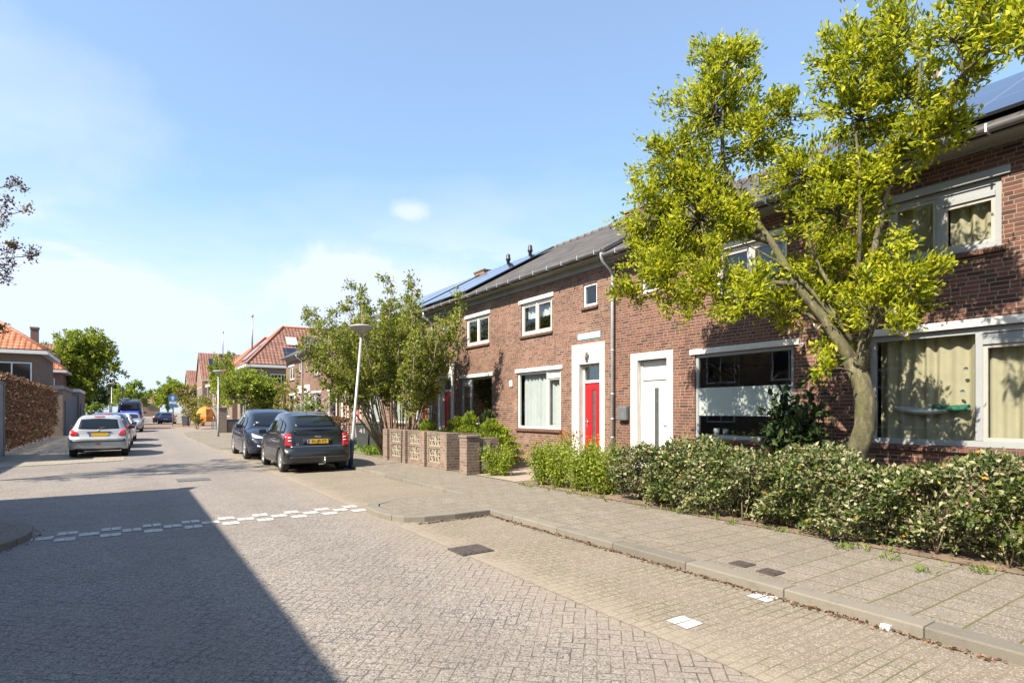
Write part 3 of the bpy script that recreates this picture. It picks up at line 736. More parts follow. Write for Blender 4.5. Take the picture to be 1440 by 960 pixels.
def door(root, x, ya, yb, z0, ztop, surround, leaf, hinge_high=True, transom=True, glassstrip=True, leafmat='red_door', panel_top=None, sur_w=.0, lamp=False):
    """surround=(y0,y1,ztop) white concrete surround; opening ya..yb, z0..ztop; leaf = top of the leaf"""
    s0, s1, st = surround
    s = MB(root)
    s.box(x - .03, x + .2, s0, ya, z0, st); s.box(x - .03, x + .2, yb, s1, z0, st); s.box(x - .03, x + .2, ya, yb, ztop, st)
    s.build('door_surround', M['concrete_white'], root, bevel=.006)
    xd = x + .14; f = MB(root); fw = .055
    f.box(xd - .03, xd + .06, ya + .003, ya + fw, z0, ztop - .003); f.box(xd - .03, xd + .06, yb - fw, yb - .003, z0, ztop - .003); f.box(xd - .03, xd + .06, ya + fw, yb - fw, ztop - fw, ztop - .003)
    f.box(xd - .03, xd + .06, ya + fw, yb - fw, leaf + .004, leaf + .07); f.build('door_frame', M['white'], root)
    ly0, ly1 = ya + fw, yb - fw
    d = MB(root); c = ly0 + (ly1 - ly0) * (.5 if hinge_high else .5); gz0, gz1 = z0 + .45, leaf - .18; gw = .065
    if glassstrip:
        d.box(xd, xd + .05, ly0, c - gw, z0 + .02, leaf); d.box(xd, xd + .05, c + gw, ly1, z0 + .02, leaf)
        d.box(xd, xd + .05, c - gw, c + gw, z0 + .02, gz0); d.box(xd, xd + .05, c - gw, c + gw, gz1, leaf)
    else: d.box(xd, xd + .05, ly0, ly1, z0 + .02, leaf)
    dl = d.build('door', M[leafmat], root)
    if glassstrip:
        g = MB(root); g.box(xd + .018, xd + .026, c - gw, c + gw, gz0, gz1); g.build('pane', M['doorglass'], dl)
    e = MB(root); e.box(xd - .012, xd - .001, ly0 + .01, ly1 - .01, z0 + .025, z0 + .10); e.build('weather_bar', M['steel' if leafmat != 'white' else 'white'], dl)
    e = MB(root); e.box(xd - .010, xd - .001, c - .16, c + .16, z0 + .27, z0 + .34); e.build('letter_slot', M['steel'], dl)
    if leafmat == 'white':
        e = MB(root)
        for (pa, pb) in ((ly0 + .06, c - gw - .04), (c + gw + .04, ly1 - .06)):
            e.box(xd - .008, xd - .001, pa, pb, gz1 - .02, gz1 + .01); e.box(xd - .008, xd - .001, pa, pb, gz0 - .10, gz0 - .07)
            e.box(xd - .008, xd - .001, pa, pa + .02, gz0 - .07, gz1 - .02); e.box(xd - .008, xd - .001, pb - .02, pb, gz0 - .07, gz1 - .02)
        e.build('door_moulding', M['white'], dl)
    h = MB(root); hy = (ly1 - .07) if hinge_high else (ly0 + .07)
    h.tube([(xd - .001, hy, z0 + 1.05), (xd - .05, hy, z0 + 1.05), (xd - .05, hy - (.1 if hinge_high else -.1), z0 + 1.05)], .011, 8)
    h.box(xd - .008, xd - .001, hy - .02, hy + .02, z0 + .9, z0 + 1.12); h.build('door_handle', M['steel'], dl)
    if transom:
        g = MB(root); g.box(xd + .01, xd + .018, ly0, ly1, leaf + .07, ztop - fw); g.build('transom_pane', M['glassdark'], root)
    else:
        g = MB(root); g.box(xd + .0, xd + .04, ly0, ly1, leaf + .07, ztop - fw); g.box(xd - .01, xd - .001, ly0 + .001, ly1 - .001, ztop - fw - .13, ztop - fw - .001); g.build('over_panel', M['white'], root)
    if panel_top:
        p = MB(root); p.box(x - .034, x + .05, s0 - .0, s1, st + .002, panel_top); p.build('door_head_panel', M['concrete_white'], root, bevel=.006)
    if lamp:
        l = MB(root); yc = (ya + yb) / 2 + .06; zc = st + .13 if panel_top else st
        l.box(x - .075, x - .035, yc - .04, yc + .04, zc - .02, zc + .04); l.prism([(yc - .05, zc + .02), (yc + .05, zc + .02), (yc + .085, zc + .16), (yc - .085, zc + .16)][::1], 'x', x - .16, x - .08)
        l.build('wall_lamp', M['taupe'], root, bevel=.008)
    st_ = MB(root); st_.box(x - .38, x + .2, ya - .05, yb + .05, PZ, z0 - .003); st_.build('doorstep', M['kerb'], root)

def eaves(root, y0, y1, gz, xw=D, brick_top=5.15, brackets=True, fascia='greywood'):
    f = MB(root); f.box(xw - .05, xw + .02, y0, y1, brick_top, gz - .02); f.box(xw - .36, xw - .05, y0, y1, gz - .03, gz - .005); f.build('fascia', M[fascia], root)
    prof = []
    for k in range(9):
        a = PI + PI * k / 8; prof.append((xw - .44 + .075 * math.cos(a), gz + .075 + .075 * math.sin(a) - .01))
    prof += [(xw - .365, gz + .075), (xw - .375, gz + .075)]
    g = MB(root); g.prism([(p[0], p[1]) for p in prof], 'y', y0 + .002, y1 - .002); b = g
    if brackets:
        y = y0 + .2
        while y < y1:
            b.box(xw - .53, xw - .36, y - .012, y + .012, gz - .022, gz - .004, 1); b.box(xw - .53, xw - .518, y - .012, y + .012, gz - .004, gz + .09, 1); y += .62
    gg = g.build('gutter', [M['zincdark'], M['zinc']], root)

def gable_roof(root, y0, y1, xe, ze, xr, zr, mat, ridge='ridgedark', name='roof', xw2=None, verge=0.):
    """two-plane roof, ridge along Y; xe,ze front eave; xr,zr ridge"""
    m = MB(root); L = math.hypot(xr - xe, zr - ze); xb = 2 * xr - xe; th = .09
    a, b = y0 - verge, y1 + verge
    m.face([(xe, b, ze), (xe, a, ze), (xr, a, zr), (xr, b, zr)], 0, [(b, 0), (a, 0), (a, L), (b, L)])
    m.face([(xr, b, zr), (xr, a, zr), (xb, a, ze), (xb, b, ze)], 0, [(b, L), (a, L), (a, 0), (b, 0)])
    for y in (a, b): m.face([(xe, y, ze), (xe, y, ze - th), (xr, y, zr - th - .02), (xb, y, ze - th), (xb, y, ze), (xr, y, zr)], 1)
    m.face([(xe, a, ze - th), (xe, b, ze - th), (xr, b, zr - th - .02), (xr, a, zr - th - .02)], 1)
    m.face([(xr, a, zr - th - .02), (xr, b, zr - th - .02), (xb, b, ze - th), (xb, a, ze - th)], 1)
    m.face([(xe, a, ze), (xe, b, ze), (xe, b, ze - th), (xe, a, ze - th)], 1)
    m.face([(xb, a, ze), (xb, b, ze), (xb, b, ze - th), (xb, a, ze - th)], 1)
    o = m.build(name, [M[mat], M['lead']], root)
    r = MB(root); y = a
    while y < b - .05:
        e = min(y + .4, b); r.tube([(xr, y, zr - .02), (xr, e - .01, zr - .02)], [.115, .105], 8, cap=True); y = e
    r.build('ridge_tiles', M[ridge], o); return o

def panel_on_slope(root, y0, y1, s0, s1, xe, ze, xr, zr, parent=None):
    """solar array on the front slope, s measured 0..1 up the slope"""
    n = Vector((-(zr - ze), 0, xr - xe)).normalized() * .12; t = Vector((xe, 0, ze)); dv = Vector((xr - xe, 0, zr - ze)); L = dv.length
    def P(s, y, k): q = t + dv * s + n * k; return (q.x, y, q.z)
    m = MB(root); uv = [(y0, s0 * L), (y1, s0 * L), (y1, s1 * L), (y0, s1 * L)]
    m.face([P(s0, y0, 1.), P(s0, y1, 1.), P(s1, y1, 1.), P(s1, y0, 1.)], 0, uv)
    m.face([P(s0, y0, .62), P(s0, y1, .62), P(s1, y1, .62), P(s1, y0, .62)], 1)
    for (a, b) in (((s0, y0), (s0, y1)), ((s0, y1), (s1, y1)), ((s1, y1), (s1, y0)), ((s1, y0), (s0, y0))):
        m.face([P(*a, .62), P(*b, .62), P(*b, 1.), P(*a, 1.)], 1)
    return m.build('solar_panel', [M['solar'], M['black']], parent or root)

RX, RZA, GZA = 13.9, 7.95, 5.33
def shell(root, y0, y1, brickm, holes, top=5.15, xw=D, depth=8.2, gable=None):
    m = MB(root); a, b = y0 + .002, y1 - .002; xb = xw + depth
    wall_grid(m, xw, a, b, 0., top, holes, .12)
    m.face([(xb, a, 0), (xb, b, 0), (xb, b, top), (xb, a, top)])
    for y, q in ((a, 1), (b, -1)):
        m.face([(xw, y, 0), (xb, y, 0), (xb, y, top), (xw + depth / 2, y, top + 2.35), (xw, y, top)])
    # room shell seen through the glass
    for z in (PZ + .12, 2.95, top - .02): m.face([(xw + .13, a + .05, z), (xb - .1, a + .05, z), (xb - .1, b - .05, z), (xw + .13, b - .05, z)], 1)
    for z0_, z1_ in ((PZ + .12, 2.72), (2.96, top - .05)): m.face([(xw + 4., a + .05, z0_), (xw + 4., b - .05, z0_), (xw + 4., b - .05, z1_), (xw + 4., a + .05, z1_)], 1)
    return m.build('wall', [M[brickm], M['plaster']], root)

def rowA(y0, y1, mirror, label, o):
    root = thing('brick_house', label, 'house', (D, (y0 + y1) / 2, 0), 'terrace houses along the right pavement')
    Yf = (lambda k: y1 - k) if mirror else (lambda k: y0 + k)
    def sp(a, b): q = sorted((Yf(a), Yf(b))); return q[0], q[1]
    hd = sp(.36, 1.60); op = sp(.53, 1.31 if not mirror else 1.40); lw = sp(2.10, 4.18); uw = sp(2.50, 3.98); sw = sp(.66, 1.19)
    zf = PZ + .16
    holes = [(*hd, 0.0, 2.76), (*lw, 1.05, 2.70), (*uw, 3.80, 4.74), (*sw, 4.24, 4.82)]
    shell(root, y0, y1, 'brickA', holes)
    c = Yf(2.72 if not mirror else 2.85)
    lower = dict(o.get('lower', {}))
    divs = [Yf(2.74)] if not o.get('lower_div') else o['lower_div'](Yf)
    window(root, D, *lw, 1.05, 2.70, divs, lower.pop('frame', 'white'), lower.pop('glass', 'glass'), cur=[(lw[0] + .08, lw[1] - .08, None, lower.pop('cur'))] if 'cur' in lower else None, vent=(0,) if not mirror else (1,), sash=(0,) if not mirror else (1,), **lower)
    ucol = o.get('ucur'); um = (uw[0] + uw[1]) / 2
    window(root, D, *uw, 3.80, 4.74, [um], 'white', 'glass', cur=[(uw[0] + .08, uw[1] - .08, (4.30, 4.66), ucol)] if ucol else None, sash=(0, 1), lint_over=.1)
    window(root, D, *sw, 4.24, 4.82, (), 'white', 'glass', lintel=False, fw=.06)
    door(root, D, *op, zf, 2.76, (*hd, 2.762), 2.28, hinge_high=not mirror, leafmat=o.get('door', 'red_door'), panel_top=3.28, lamp=True)
    eaves(root, y0, y1, GZA, brackets=True)
    rf = gable_roof(root, y0, y1, D - .40, GZA + .10, RX, RZA, 'tileA')
    for (yy, xx) in o.get('vents', ()):
        s = (xx - (D - .4)) / (RX - D + .4); z = GZA + .1 + s * (RZA - GZA - .1)
        v = MB(root); v.lathe((xx, yy, z - .1), [(.07, 0), (.07, .34), (.105, .36), (.105, .44), (.09, .46), (.085, .58), (.06, .62)], 14, capt=True); v.build('roof_vent', M['black'], rf)
    for (a, b) in o.get('solar', ()): panel_on_slope(root, a, b, .05, .90, D - .4, GZA + .1, RX, RZA, rf)
    if o.get('chimney'):
        yy = o['chimney']; ch = MB(root); ch.box(RX + .1, RX + .75, yy - .45, yy + .45, RZA - .6, RZA + .28); ch.box(RX + .06, RX + .79, yy - .49, yy + .49, RZA + .282, RZA + .34); ch.build('chimney', M['brickA'], rf)
    if o.get('pipe') is not None:
        drain(root, o['pipe'])
    return root
def drain(root, y, zt=5.3):
    p = MB(root); p.tube([(D - .44, y, zt + .02), (D - .44, y, zt - .07), (D - .40, y, zt - .16), (D - .14, y, zt - .34), (D - .075, y, zt - .44), (D - .075, y, zt - .7), (D - .075, y, PZ + .02)], .041, 12)
    c = p
    for z in (.9, 1.35, 1.95, 3.0, 4.3): c.lathe((D - .075, y, z), [(.042, 0), (.05, .005), (.05, .03), (.042, .035)], 12); c.box(D - .03, D + .01, y - .012, y + .012, z + .005, z + .03)
    p.build('drainpipe', M['zinc'], root)

A = [10.0, 14.9, 19.8, 24.7, 29.6, 34.5, 39.4, 44.4]
a1 = rowA(A[0], A[1], False, 'brick terrace house with red door, blue street sign and white sheer curtains', dict(lower=dict(cur='curtain_white'), ucur='curtain_white', door='red_door', chimney=13.4, pipe=10.03))
a2 = rowA(A[1], A[2], True, 'brick terrace house with dark charcoal ground-floor window, behind the conifers', dict(lower=dict(frame='greyframe', glass='glassdark'), door='red_door', solar=[(16.95, 19.75)], vents=[(18.7, 13.55)]))
a3 = rowA(A[2], A[3], False, 'brick terrace house with orange-red door seen through the tall shrub stems', dict(lower=dict(cur='curtain_grey'), door='orange_door', solar=[(19.85, 21.4), (22.4, 24.6)], vents=[(20.3, 13.55)], chimney=23.5, pipe=19.85))
a4 = rowA(A[3], A[4], True, 'brick terrace house mostly hidden behind the tall leafy shrub', dict(lower=dict(cur='curtain_white'), door='red_door', solar=[(24.8, 28.)]))
a5 = rowA(A[4], A[5], False, 'brick terrace house with faded red door, seen left of the leaning lamp post', dict(lower=dict(glass='glassdark'), door='red_door'))
a6 = rowA(A[5], A[6], True, 'brick terrace house with small upper windows behind the lilac bush', dict(lower=dict(glass='glassdark'), door='green_door'))
a7 = rowA(A[6], A[7], False, 'end house of the brick terrace with grey roof edge, nearest the side street', dict(lower=dict(glass='glassdark'), door='green_door', pipe=39.5))
# details on the red-door house
def name_sign():
    root = a1; m = MB(root); m.box(D - .022, D - .004, 10.52, 11.37, 3.40, 3.56); s = m.build('street_sign', M['lightblue'], root, bevel=.004)
    b = MB(root); b.box(D - .0235, D - .0222, 10.54, 11.35, 3.445, 3.542); b.build('sign_panel', M['signpanel'], s)
    T = Matrix.Translation(Vector((D - .026, 10.945, 3.493)) - root.location) @ Matrix(((0, 0, -1, 0), (-1, 0, 0, 0), (0, 1, 0, 0), (0, 0, 0, 1)))
    text('lettering', 'H.G.W. STRAAT', .085, T, M['bluesign'], s, .001)
    T = Matrix.Translation(Vector((D - .012, 10.15, 2.43)) - root.location) @ Matrix(((0, 0, -1, 0), (-1, 0, 0, 0), (0, 1, 0, 0), (0, 0, 0, 1)))
    text('house_number', '15', .14, T, M['black'], root, .006)
    n = MB(root); n.box(D - .04, D - .002, 14.42, 14.58, 2.30, 2.50); n.build('wall_box', M['white'], root, bevel=.01)
    v = MB(root); v.box(D - .006, D + .01, 13.6, 13.7, .52, .57); v.build('air_brick', M['black'], root)
name_sign()
# the two nearest houses
def houseB1():
    y0, y1 = 4.95, 10.0
    root = thing('brick_house', 'brick terrace house with white front door and frosted band across its big window', 'house', (D, 7.5, 0), 'terrace houses along the right pavement')
    lw = (5.56, 7.68); uw = (5.68, 7.16); hd = (8.24, 9.48); op = (8.40, 9.27); zf = PZ + .14
    shell(root, y0, y1, 'brickB', [(*hd, 0., 2.72), (*lw, 1.0, 2.72), (*uw, 3.80, 4.74), (8.6, 9.15, 4.24, 4.82)])
    w_ = window(root, D, *lw, 1.0, 2.72, (), 'greyframe', 'glassdark', lint_over=.11)
    f = MB(root); f.box(D + .058, D + .0665, lw[0] + .066, lw[1] - .066, 1.46, 2.03); f.build('frosted_band', M['frost'], w_)
    for k, yy in enumerate((7.3, 7.08)):
        p = MB(root); p.lathe((D + .2, yy, 1.07), [(.05, 0), (.065, .13)], 14, capb=True, capt=True); q = p.build('flower_pot', M['white'], w_)
    s_ = MB(root); s_.box(D + .125, D + .34, lw[0], lw[1], 1.03, 1.07); s_.build('inner_sill', M['white'], w_)
    window(root, D, *uw, 3.80, 4.74, [6.42], 'white', 'glass', sash=(0, 1), lint_over=.1)
    window(root, D, 8.6, 9.15, 4.24, 4.82, (), 'white', 'glass', lintel=False)
    door(root, D, *op, zf, 2.72, (*hd, 2.885), 2.26, hinge_high=False, transom=False, leafmat='white')
    # raised mouldings of the white door
    eaves(root, y0, y1 - .02, GZA - .12)
    rf = gable_roof(root, y0, y1 - .02, D - .40, GZA - .02, RX, RZA - .15, 'tileA')
    panel_on_slope(root, 5.0, 6.2, .08, .9, D - .4, GZA - .02, RX, RZA - .15, rf)
    mb = MB(root); mb.box(D - .12, D - .003, 9.54, 9.83, 1.34, 1.66); b = mb.build('mailbox', M['mailbox'], root, bevel=.012)
    fl = MB(root); fl.box(D - .128, D - .1205, 9.56, 9.81, 1.38, 1.62); fl.build('mailbox_flap', M['lead'], b)
    cm = MB(root); cm.tube([(D - .02, 5.38, 2.72), (D - .16, 5.34, 2.70)], [.03, .035], 10); cm.build('camera_fixture', M['white'], root)
    return root
houseB1()
def houseB2():
    y0, y1 = 0., 4.95
    root = thing('brick_house', 'nearest brick terrace house with wide grey-framed window and cream curtains', 'house', (D, 2.5, 0), 'terrace houses along the right pavement')
    lw = (1.9, 4.32); uw = (2.66, 4.06); hd = (.3, 1.5); op = (.45, 1.3); zf = PZ + .14
    shell(root, y0, y1, 'brickB', [(*hd, 0., 2.72), (*lw, 1.05, 2.72), (*uw, 3.80, 4.74)])
    w_ = window(root, D, *lw, 1.05, 2.72, [2.915], 'greyframe', 'glass', vent=(0,), sash=(0,), fw=.085, lint_over=.1,
           cur=[(3.0, 4.24, None, 'curtain_cream'), (1.98, 2.86, None, 'curtain_cream')])
    hm = MB(root); hm.tube([(D + .12, 4.0 - .8 * t, 1.60 - .05 * math.sin(PI * t)) for t in [i / 8 for i in range(9)]], [.03, .045, .05, .055, .055, .055, .05, .045, .03], 8); hm.build('window_hammock', M['curtain_white'], w_)
    hg = MB(root); hg.tube([(D + .12, 3.05, 1.60), (D + .12, 3.28, 1.585), (D + .12, 3.5, 1.60)], .05, 8); hg.build('window_shelf', plain('green_cloth', (.03, .16, .10), .9), w_)
    for yy, zz in ((3.08, 2.15), (3.12, 1.83), (3.05, 1.6), (3.9, 1.38)):
        sc_ = MB(root); sc_.lathe((D + .076, yy, zz), [(.028, 0), (.02, .012), (.008, .02)], 12, axis='x', capt=True); sc_.build('suction_cup', M['greyframe'], w_)
    window(root, D, *uw, 3.80, 4.74, [3.38], 'greyframe', 'glass', sash=(0, 1), fw=.075, lint_over=.1, vent=(0,), cur=[(uw[0] + .08, 3.3, None, 'curtain_cream'), (3.45, uw[1] - .08, None, 'curtain_cream')], lintmat='greyframe')
    door(root, D, *op, zf, 2.72, (*hd, 2.885), 2.26, leafmat='green_door')
    eaves(root, y0, y1, GZA - .12)
    rf = gable_roof(root, y0, y1, D - .40, GZA - .02, RX, RZA - .15, 'tileA')
    panel_on_slope(root, .3, 4.6, .07, .95, D - .4, GZA - .02, RX, RZA - .15, rf)
    return root
houseB2()

# ------------------------------------------------------------------ simpler houses farther off
def hip_roof(root, x0, x1, y0, y1, ze, pitch, mat, over=.45, ridge='ridge', fascia='white'):
    X0, X1, Y0, Y1 = x0 - over, x1 + over, y0 - over, y1 + over
    a = min(X1 - X0, Y1 - Y0) / 2; zr = ze + a * pitch; sl = math.hypot(1, pitch)
    if (X1 - X0) >= (Y1 - Y0): A_, B_ = (X0 + a, (Y0 + Y1) / 2, zr), (X1 - a, (Y0 + Y1) / 2, zr)
    else: A_, B_ = ((X0 + X1) / 2, Y0 + a, zr), ((X0 + X1) / 2, Y1 - a, zr)
    m = MB(root); along_x = (X1 - X0) >= (Y1 - Y0); L = a * sl
    if along_x:
        m.face([(X0, Y0, ze), (X1, Y0, ze), B_, A_], 0, [(X0, 0), (X1, 0), (B_[0], L), (A_[0], L)])
        m.face([(X1, Y1, ze), (X0, Y1, ze), A_, B_], 0, [(X1, 0), (X0, 0), (A_[0], L), (B_[0], L)])
        m.face([(X0, Y1, ze), (X0, Y0, ze), A_], 0, [(Y1, 0), (Y0, 0), (A_[1], L)])
        m.face([(X1, Y0, ze), (X1, Y1, ze), B_], 0, [(Y0, 0), (Y1, 0), (B_[1], L)])
    else:
        m.face([(X0, Y1, ze), (X0, Y0, ze), A_, B_], 0, [(Y1, 0), (Y0, 0), (A_[1], L), (B_[1], L)])
        m.face([(X1, Y0, ze), (X1, Y1, ze), B_, A_], 0, [(Y0, 0), (Y1, 0), (B_[1], L), (A_[1], L)])
        m.face([(X0, Y0, ze), (X1, Y0, ze), A_], 0, [(X0, 0), (X1, 0), (A_[0], L)])
        m.face([(X1, Y1, ze), (X0, Y1, ze), B_], 0, [(X1, 0), (X0, 0), (B_[0], L)])
    o = m.build('roof', [M[mat]], root)
    r = MB(root); h = .0
    segs = [(A_, B_)] + [((X0, Y0, ze), A_), ((X1, Y1, ze), B_)] + ([((X0, Y1, ze), A_), ((X1, Y0, ze), B_)] if along_x else [((X1, Y0, ze), A_), ((X0, Y1, ze), B_)])
    for p, q in segs: r.tube([p, q], .13, 8)
    r.build('ridge_tiles', M[ridge], o)
    f = MB(root); f.box(X0 - .02, X1 + .02, Y0 - .02, Y1 + .02, ze - .32, ze - .06); f.build('fascia', M[fascia], root)
    return o, A_, B_, zr

def simple_house(name, label, x0, x1, y0, y1, ze, pitch, brickm, roofm, wins=(), chimney=None, roof='hip', group=None, pole=None):
    root = thing(name, label, 'house', ((x0 + x1) / 2, (y0 + y1) / 2, 0), group)
    m = MB(root); m.box(x0, x1, y0, y1, 0, ze - .05, 0, ('b',))
    if roof == 'gable_x':   # ridge along X
        zr = ze + (y1 - y0) / 2 * pitch
        for x in (x0, x1): m.face([(x, y0, ze - .05), (x, y1, ze - .05), (x, (y0 + y1) / 2, zr - .1)])
    if roof == 'gable_y':
        zr = ze + (x1 - x0) / 2 * pitch
        for y in (y0, y1): m.face([(x0, y, ze - .05), (x1, y, ze - .05), ((x0 + x1) / 2, y, zr - .1)])
    m.build('wall', M[brickm], root)
    if roof == 'hip': rf, A_, B_, zr = hip_roof(root, x0, x1, y0, y1, ze, pitch, roofm)
    elif roof == 'gable_y': rf = gable_roof(root, y0, y1, x0 - .4, ze - .4 * pitch, (x0 + x1) / 2, zr, roofm, 'ridge', verge=.2)
    else:
        r = MB(root); yr = (y0 + y1) / 2; L = math.hypot(yr - y0 + .4, zr - ze + .4 * pitch); e = ze - .4 * pitch
        r.face([(x0 - .2, y0 - .4, e), (x1 + .2, y0 - .4, e), (x1 + .2, yr, zr), (x0 - .2, yr, zr)], 0, [(x0, 0), (x1, 0), (x1, L), (x0, L)])
        r.face([(x1 + .2, y1 + .4, e), (x0 - .2, y1 + .4, e), (x0 - .2, yr, zr), (x1 + .2, yr, zr)], 0, [(x1, 0), (x0, 0), (x0, L), (x1, L)])
        for x in (x0 - .2, x1 + .2):
            r.face([(x, y0 - .4, e), (x, yr, zr), (x, yr, zr - .16), (x, y0 - .4, e - .16)], 1); r.face([(x, y1 + .4, e), (x, yr, zr), (x, yr, zr - .16), (x, y1 + .4, e - .16)], 1)
        r.face([(x0 - .2, y0 - .4, e), (x1 + .2, y0 - .4, e), (x1 + .2, y0 - .4, e - .16), (x0 - .2, y0 - .4, e - .16)], 1)
        rf = r.build('roof', [M[roofm], M['white']], root)
    for (face, a, b, z0, z1, nd) in wins:
        fr = MB(root); fw = .09; pn = MB(root)
        def bx(mb, p0, p1, q0, q1, k0, k1):
            if face == 's': mb.box(p0, p1, y0 - k1, y0 - k0, q0, q1)
            elif face == 'w': mb.box(x0 - k1, x0 - k0, p0, p1, q0, q1)
            else: mb.box(x1 + k0, x1 + k1, p0, p1, q0, q1)
        bx(fr, a, b, z0, z0 + fw, .003, .05); bx(fr, a, b, z1 - fw, z1, .003, .05); bx(fr, a, a + fw, z0 + fw, z1 - fw, .003, .05); bx(fr, b - fw, b, z0 + fw, z1 - fw, .003, .05)
        for k in range(1, nd): c = a + (b - a) * k / nd; bx(fr, c - .04, c + .04, z0 + fw, z1 - fw, .003, .05)
        bx(pn, a + fw, b - fw, z0 + fw, z1 - fw, .004, .02)
        wn = fr.build('window', M['white'], root); pn.build('pane', M['carglass'], wn)
    if chimney:
        for (cx_, cy_, zb_, zt_, sz) in chimney:
            c = MB(root); c.box(cx_ - sz, cx_ + sz, cy_ - sz, cy_ + sz, zb_, zt_); c.box(cx_ - sz - .05, cx_ + sz + .05, cy_ - sz - .05, cy_ + sz + .05, zt_ - .2, zt_ + .0015); c.build('chimney', M[brickm], rf)
    if pole:
        for (px, py, zb_, zt_, pr) in pole:
            c = MB(root); c.tube([(px, py, zb_), (px, py, zt_)], pr, 8); c.lathe((px, py, zt_ - .02), [(pr, 0), (pr * 1.7, .08), (pr * 1.7, .3), (pr, .36)], 8, capt=True); c.build('flue_pipe', M['zinc'], rf)
    return root, rf

gR = 'red roofed houses beyond the side street'
r1, rf1 = simple_house('corner_house', 'corner house with red hipped roof, skylight and black solar panels across the side street', 9.8, 24., 59.2, 66.8, 6.1, 1.02, 'brickG', 'tileR',
    wins=[('s', 11.6, 14.6, 3.6, 5.2, 3), ('s', 17., 20., 3.6, 5.2, 3), ('s', 11.5, 14.5, 1., 2.6, 3), ('w', 60.5, 62.6, 3.6, 5.2, 2), ('w', 63.5, 65.5, 3.6, 5.2, 2), ('w', 60.5, 63., .9, 2.6, 2)], group=gR)
def on_front(root, rf, xa, xb, sa, sb, y0, ze, pitch, name, mats, t=.10):
    """plate lying on a roof plane that faces -Y"""
    n = Vector((0, -pitch, 1)).normalized()
    def P(x, s, k): q = Vector((x, y0 + s, ze + s * pitch)) + n * k; return q
    m = MB(root); c = [(xa, sa), (xb, sa), (xb, sb), (xa, sb)]
    m.face([P(*q, t) for q in c], 0, [(x, s * 1.4) for x, s in c])
    for i in range(4): a, b = c[i], c[(i + 1) % 4]; m.face([P(*a, .01), P(*b, .01), P(*b, t), P(*a, t)], 1)
    return m.build(name, mats, rf)
on_front(r1, rf1, 15.2, 17.6, 1.9, 3.2, 58.75, 6.1, 1.02, 'solar_panel', [M['solar'], M['black']])
on_front(r1, rf1, 13.0, 17.6, .75, 1.75, 58.75, 6.1, 1.02, 'solar_panel', [M['solar'], M['black']])
on_front(r1, rf1, 13.5, 14.6, 2.1, 3.0, 58.75, 6.1, 1.02, 'skylight', [M['frost'], M['lead']])
def on_west(root, rf, ya, yb, sa, sb, x0, ze, pitch, name, mats, t=.12):
    n = Vector((-pitch, 0, 1)).normalized()
    def P(y, s, k): return Vector((x0 + s, y, ze + s * pitch)) + n * k
    m = MB(root); c = [(ya, sa), (yb, sa), (yb, sb), (ya, sb)]
    m.face([P(*q, t) for q in c], 0, [(y, s * 1.4) for y, s in c])
    for i in range(4): a, b = c[i], c[(i + 1) % 4]; m.face([P(*a, .01), P(*b, .01), P(*b, t), P(*a, t)], 1)
    return m.build(name, mats, rf)
on_west(r1, rf1, 61.4, 64.2, .5, 2.6, 9.35, 6.1, 1.02, 'solar_panel', [M['solar'], M['black']])
r2, rf2 = simple_house('orange_roof_house', 'house with orange hipped roof and tall flue just behind the red corner house', 9.8, 22., 70.5, 79., 6.1, .95, 'brickR', 'tileO',
    wins=[('w', 72, 74, 3.6, 5.2, 2), ('w', 75.5, 77.5, 3.6, 5.2, 2), ('w', 72, 75, .9, 2.6, 3)], group=gR, pole=[(12.2, 72.5, 8.4, 12.6, .1)])
r3, rf3 = simple_house('steep_roof_house', 'house with steep red roof, dark solar panel and brick chimney further down the street', 9.3, 18., 96., 104., 6.6, 1.0, 'brickR', 'tileR', roof='gable_x',
    wins=[('w', 97.5, 99.5, 3.6, 5.2, 2), ('w', 101, 103, 3.6, 5.2, 2), ('s', 10, 12, 3.6, 5.2, 2)], group=gR)
on_front(r3, rf3, 10.4, 13.2, 1.9, 3.4, 95.6, 6.2, 1.0, 'solar_panel', [M['solar'], M['black']])
simple_house('chimney_house', 'low red roofed house with tall brick chimney and aerial pole between taller roofs', 9.8, 18., 83., 92., 5.3, .6, 'brickR', 'tileR',
    wins=[('w', 84, 86, 3.2, 4.7, 2), ('w', 88, 90, 3.2, 4.7, 2), ('w', 84.5, 87, .8, 2.5, 2)], chimney=[(10.6, 85., 5., 9.2, .42)], group=gR, pole=[(10.7, 85.1, 9.2, 12.0, .06)])
simple_house('far_house', 'farthest house with a plain red gable roof at the left end of the row', 10.0, 19., 126., 136., 6.0, .75, 'brickR', 'tileR', roof='gable_x', wins=[('w', 128, 130, 3.4, 5, 2)], group=gR)
simple_house('distant_house', 'tiny red roofed house where the street ends behind the van', 3.6, 8.2, 200., 206., 4.4, .9, 'brickR', 'tileR', roof='gable_x', group=gR)
gL = 'orange roofed houses on the left'
simple_house('brown_brick_house', 'brown brick house with orange hipped roof behind the beech hedge', -18., -5.4, 55.6, 64.5, 6.15, .72, 'brickL', 'tileO',
    wins=[('s', -8.2, -5.9, 3.3, 5.2, 2), ('s', -11.5, -9., 3.3, 5.2, 3)], group=gL)
simple_house('chimney_house', 'house with orange roof and tall square chimney, behind the brick garages', -16., -5.4, 72., 81., 5.7, .78, 'brickL', 'tileO',
    wins=[('s', -7.4, -5.9, 3.3, 4.8, 3)], chimney=[(-7.6, 73.6, 6.3, 9.9, .30)], group=gL)
simple_house('red_roof_house', 'house with darker red roof half hidden by the big green tree', -15., -5.6, 96., 106., 6.4, .9, 'brickL', 'tileR', roof='gable_x', group=gL)
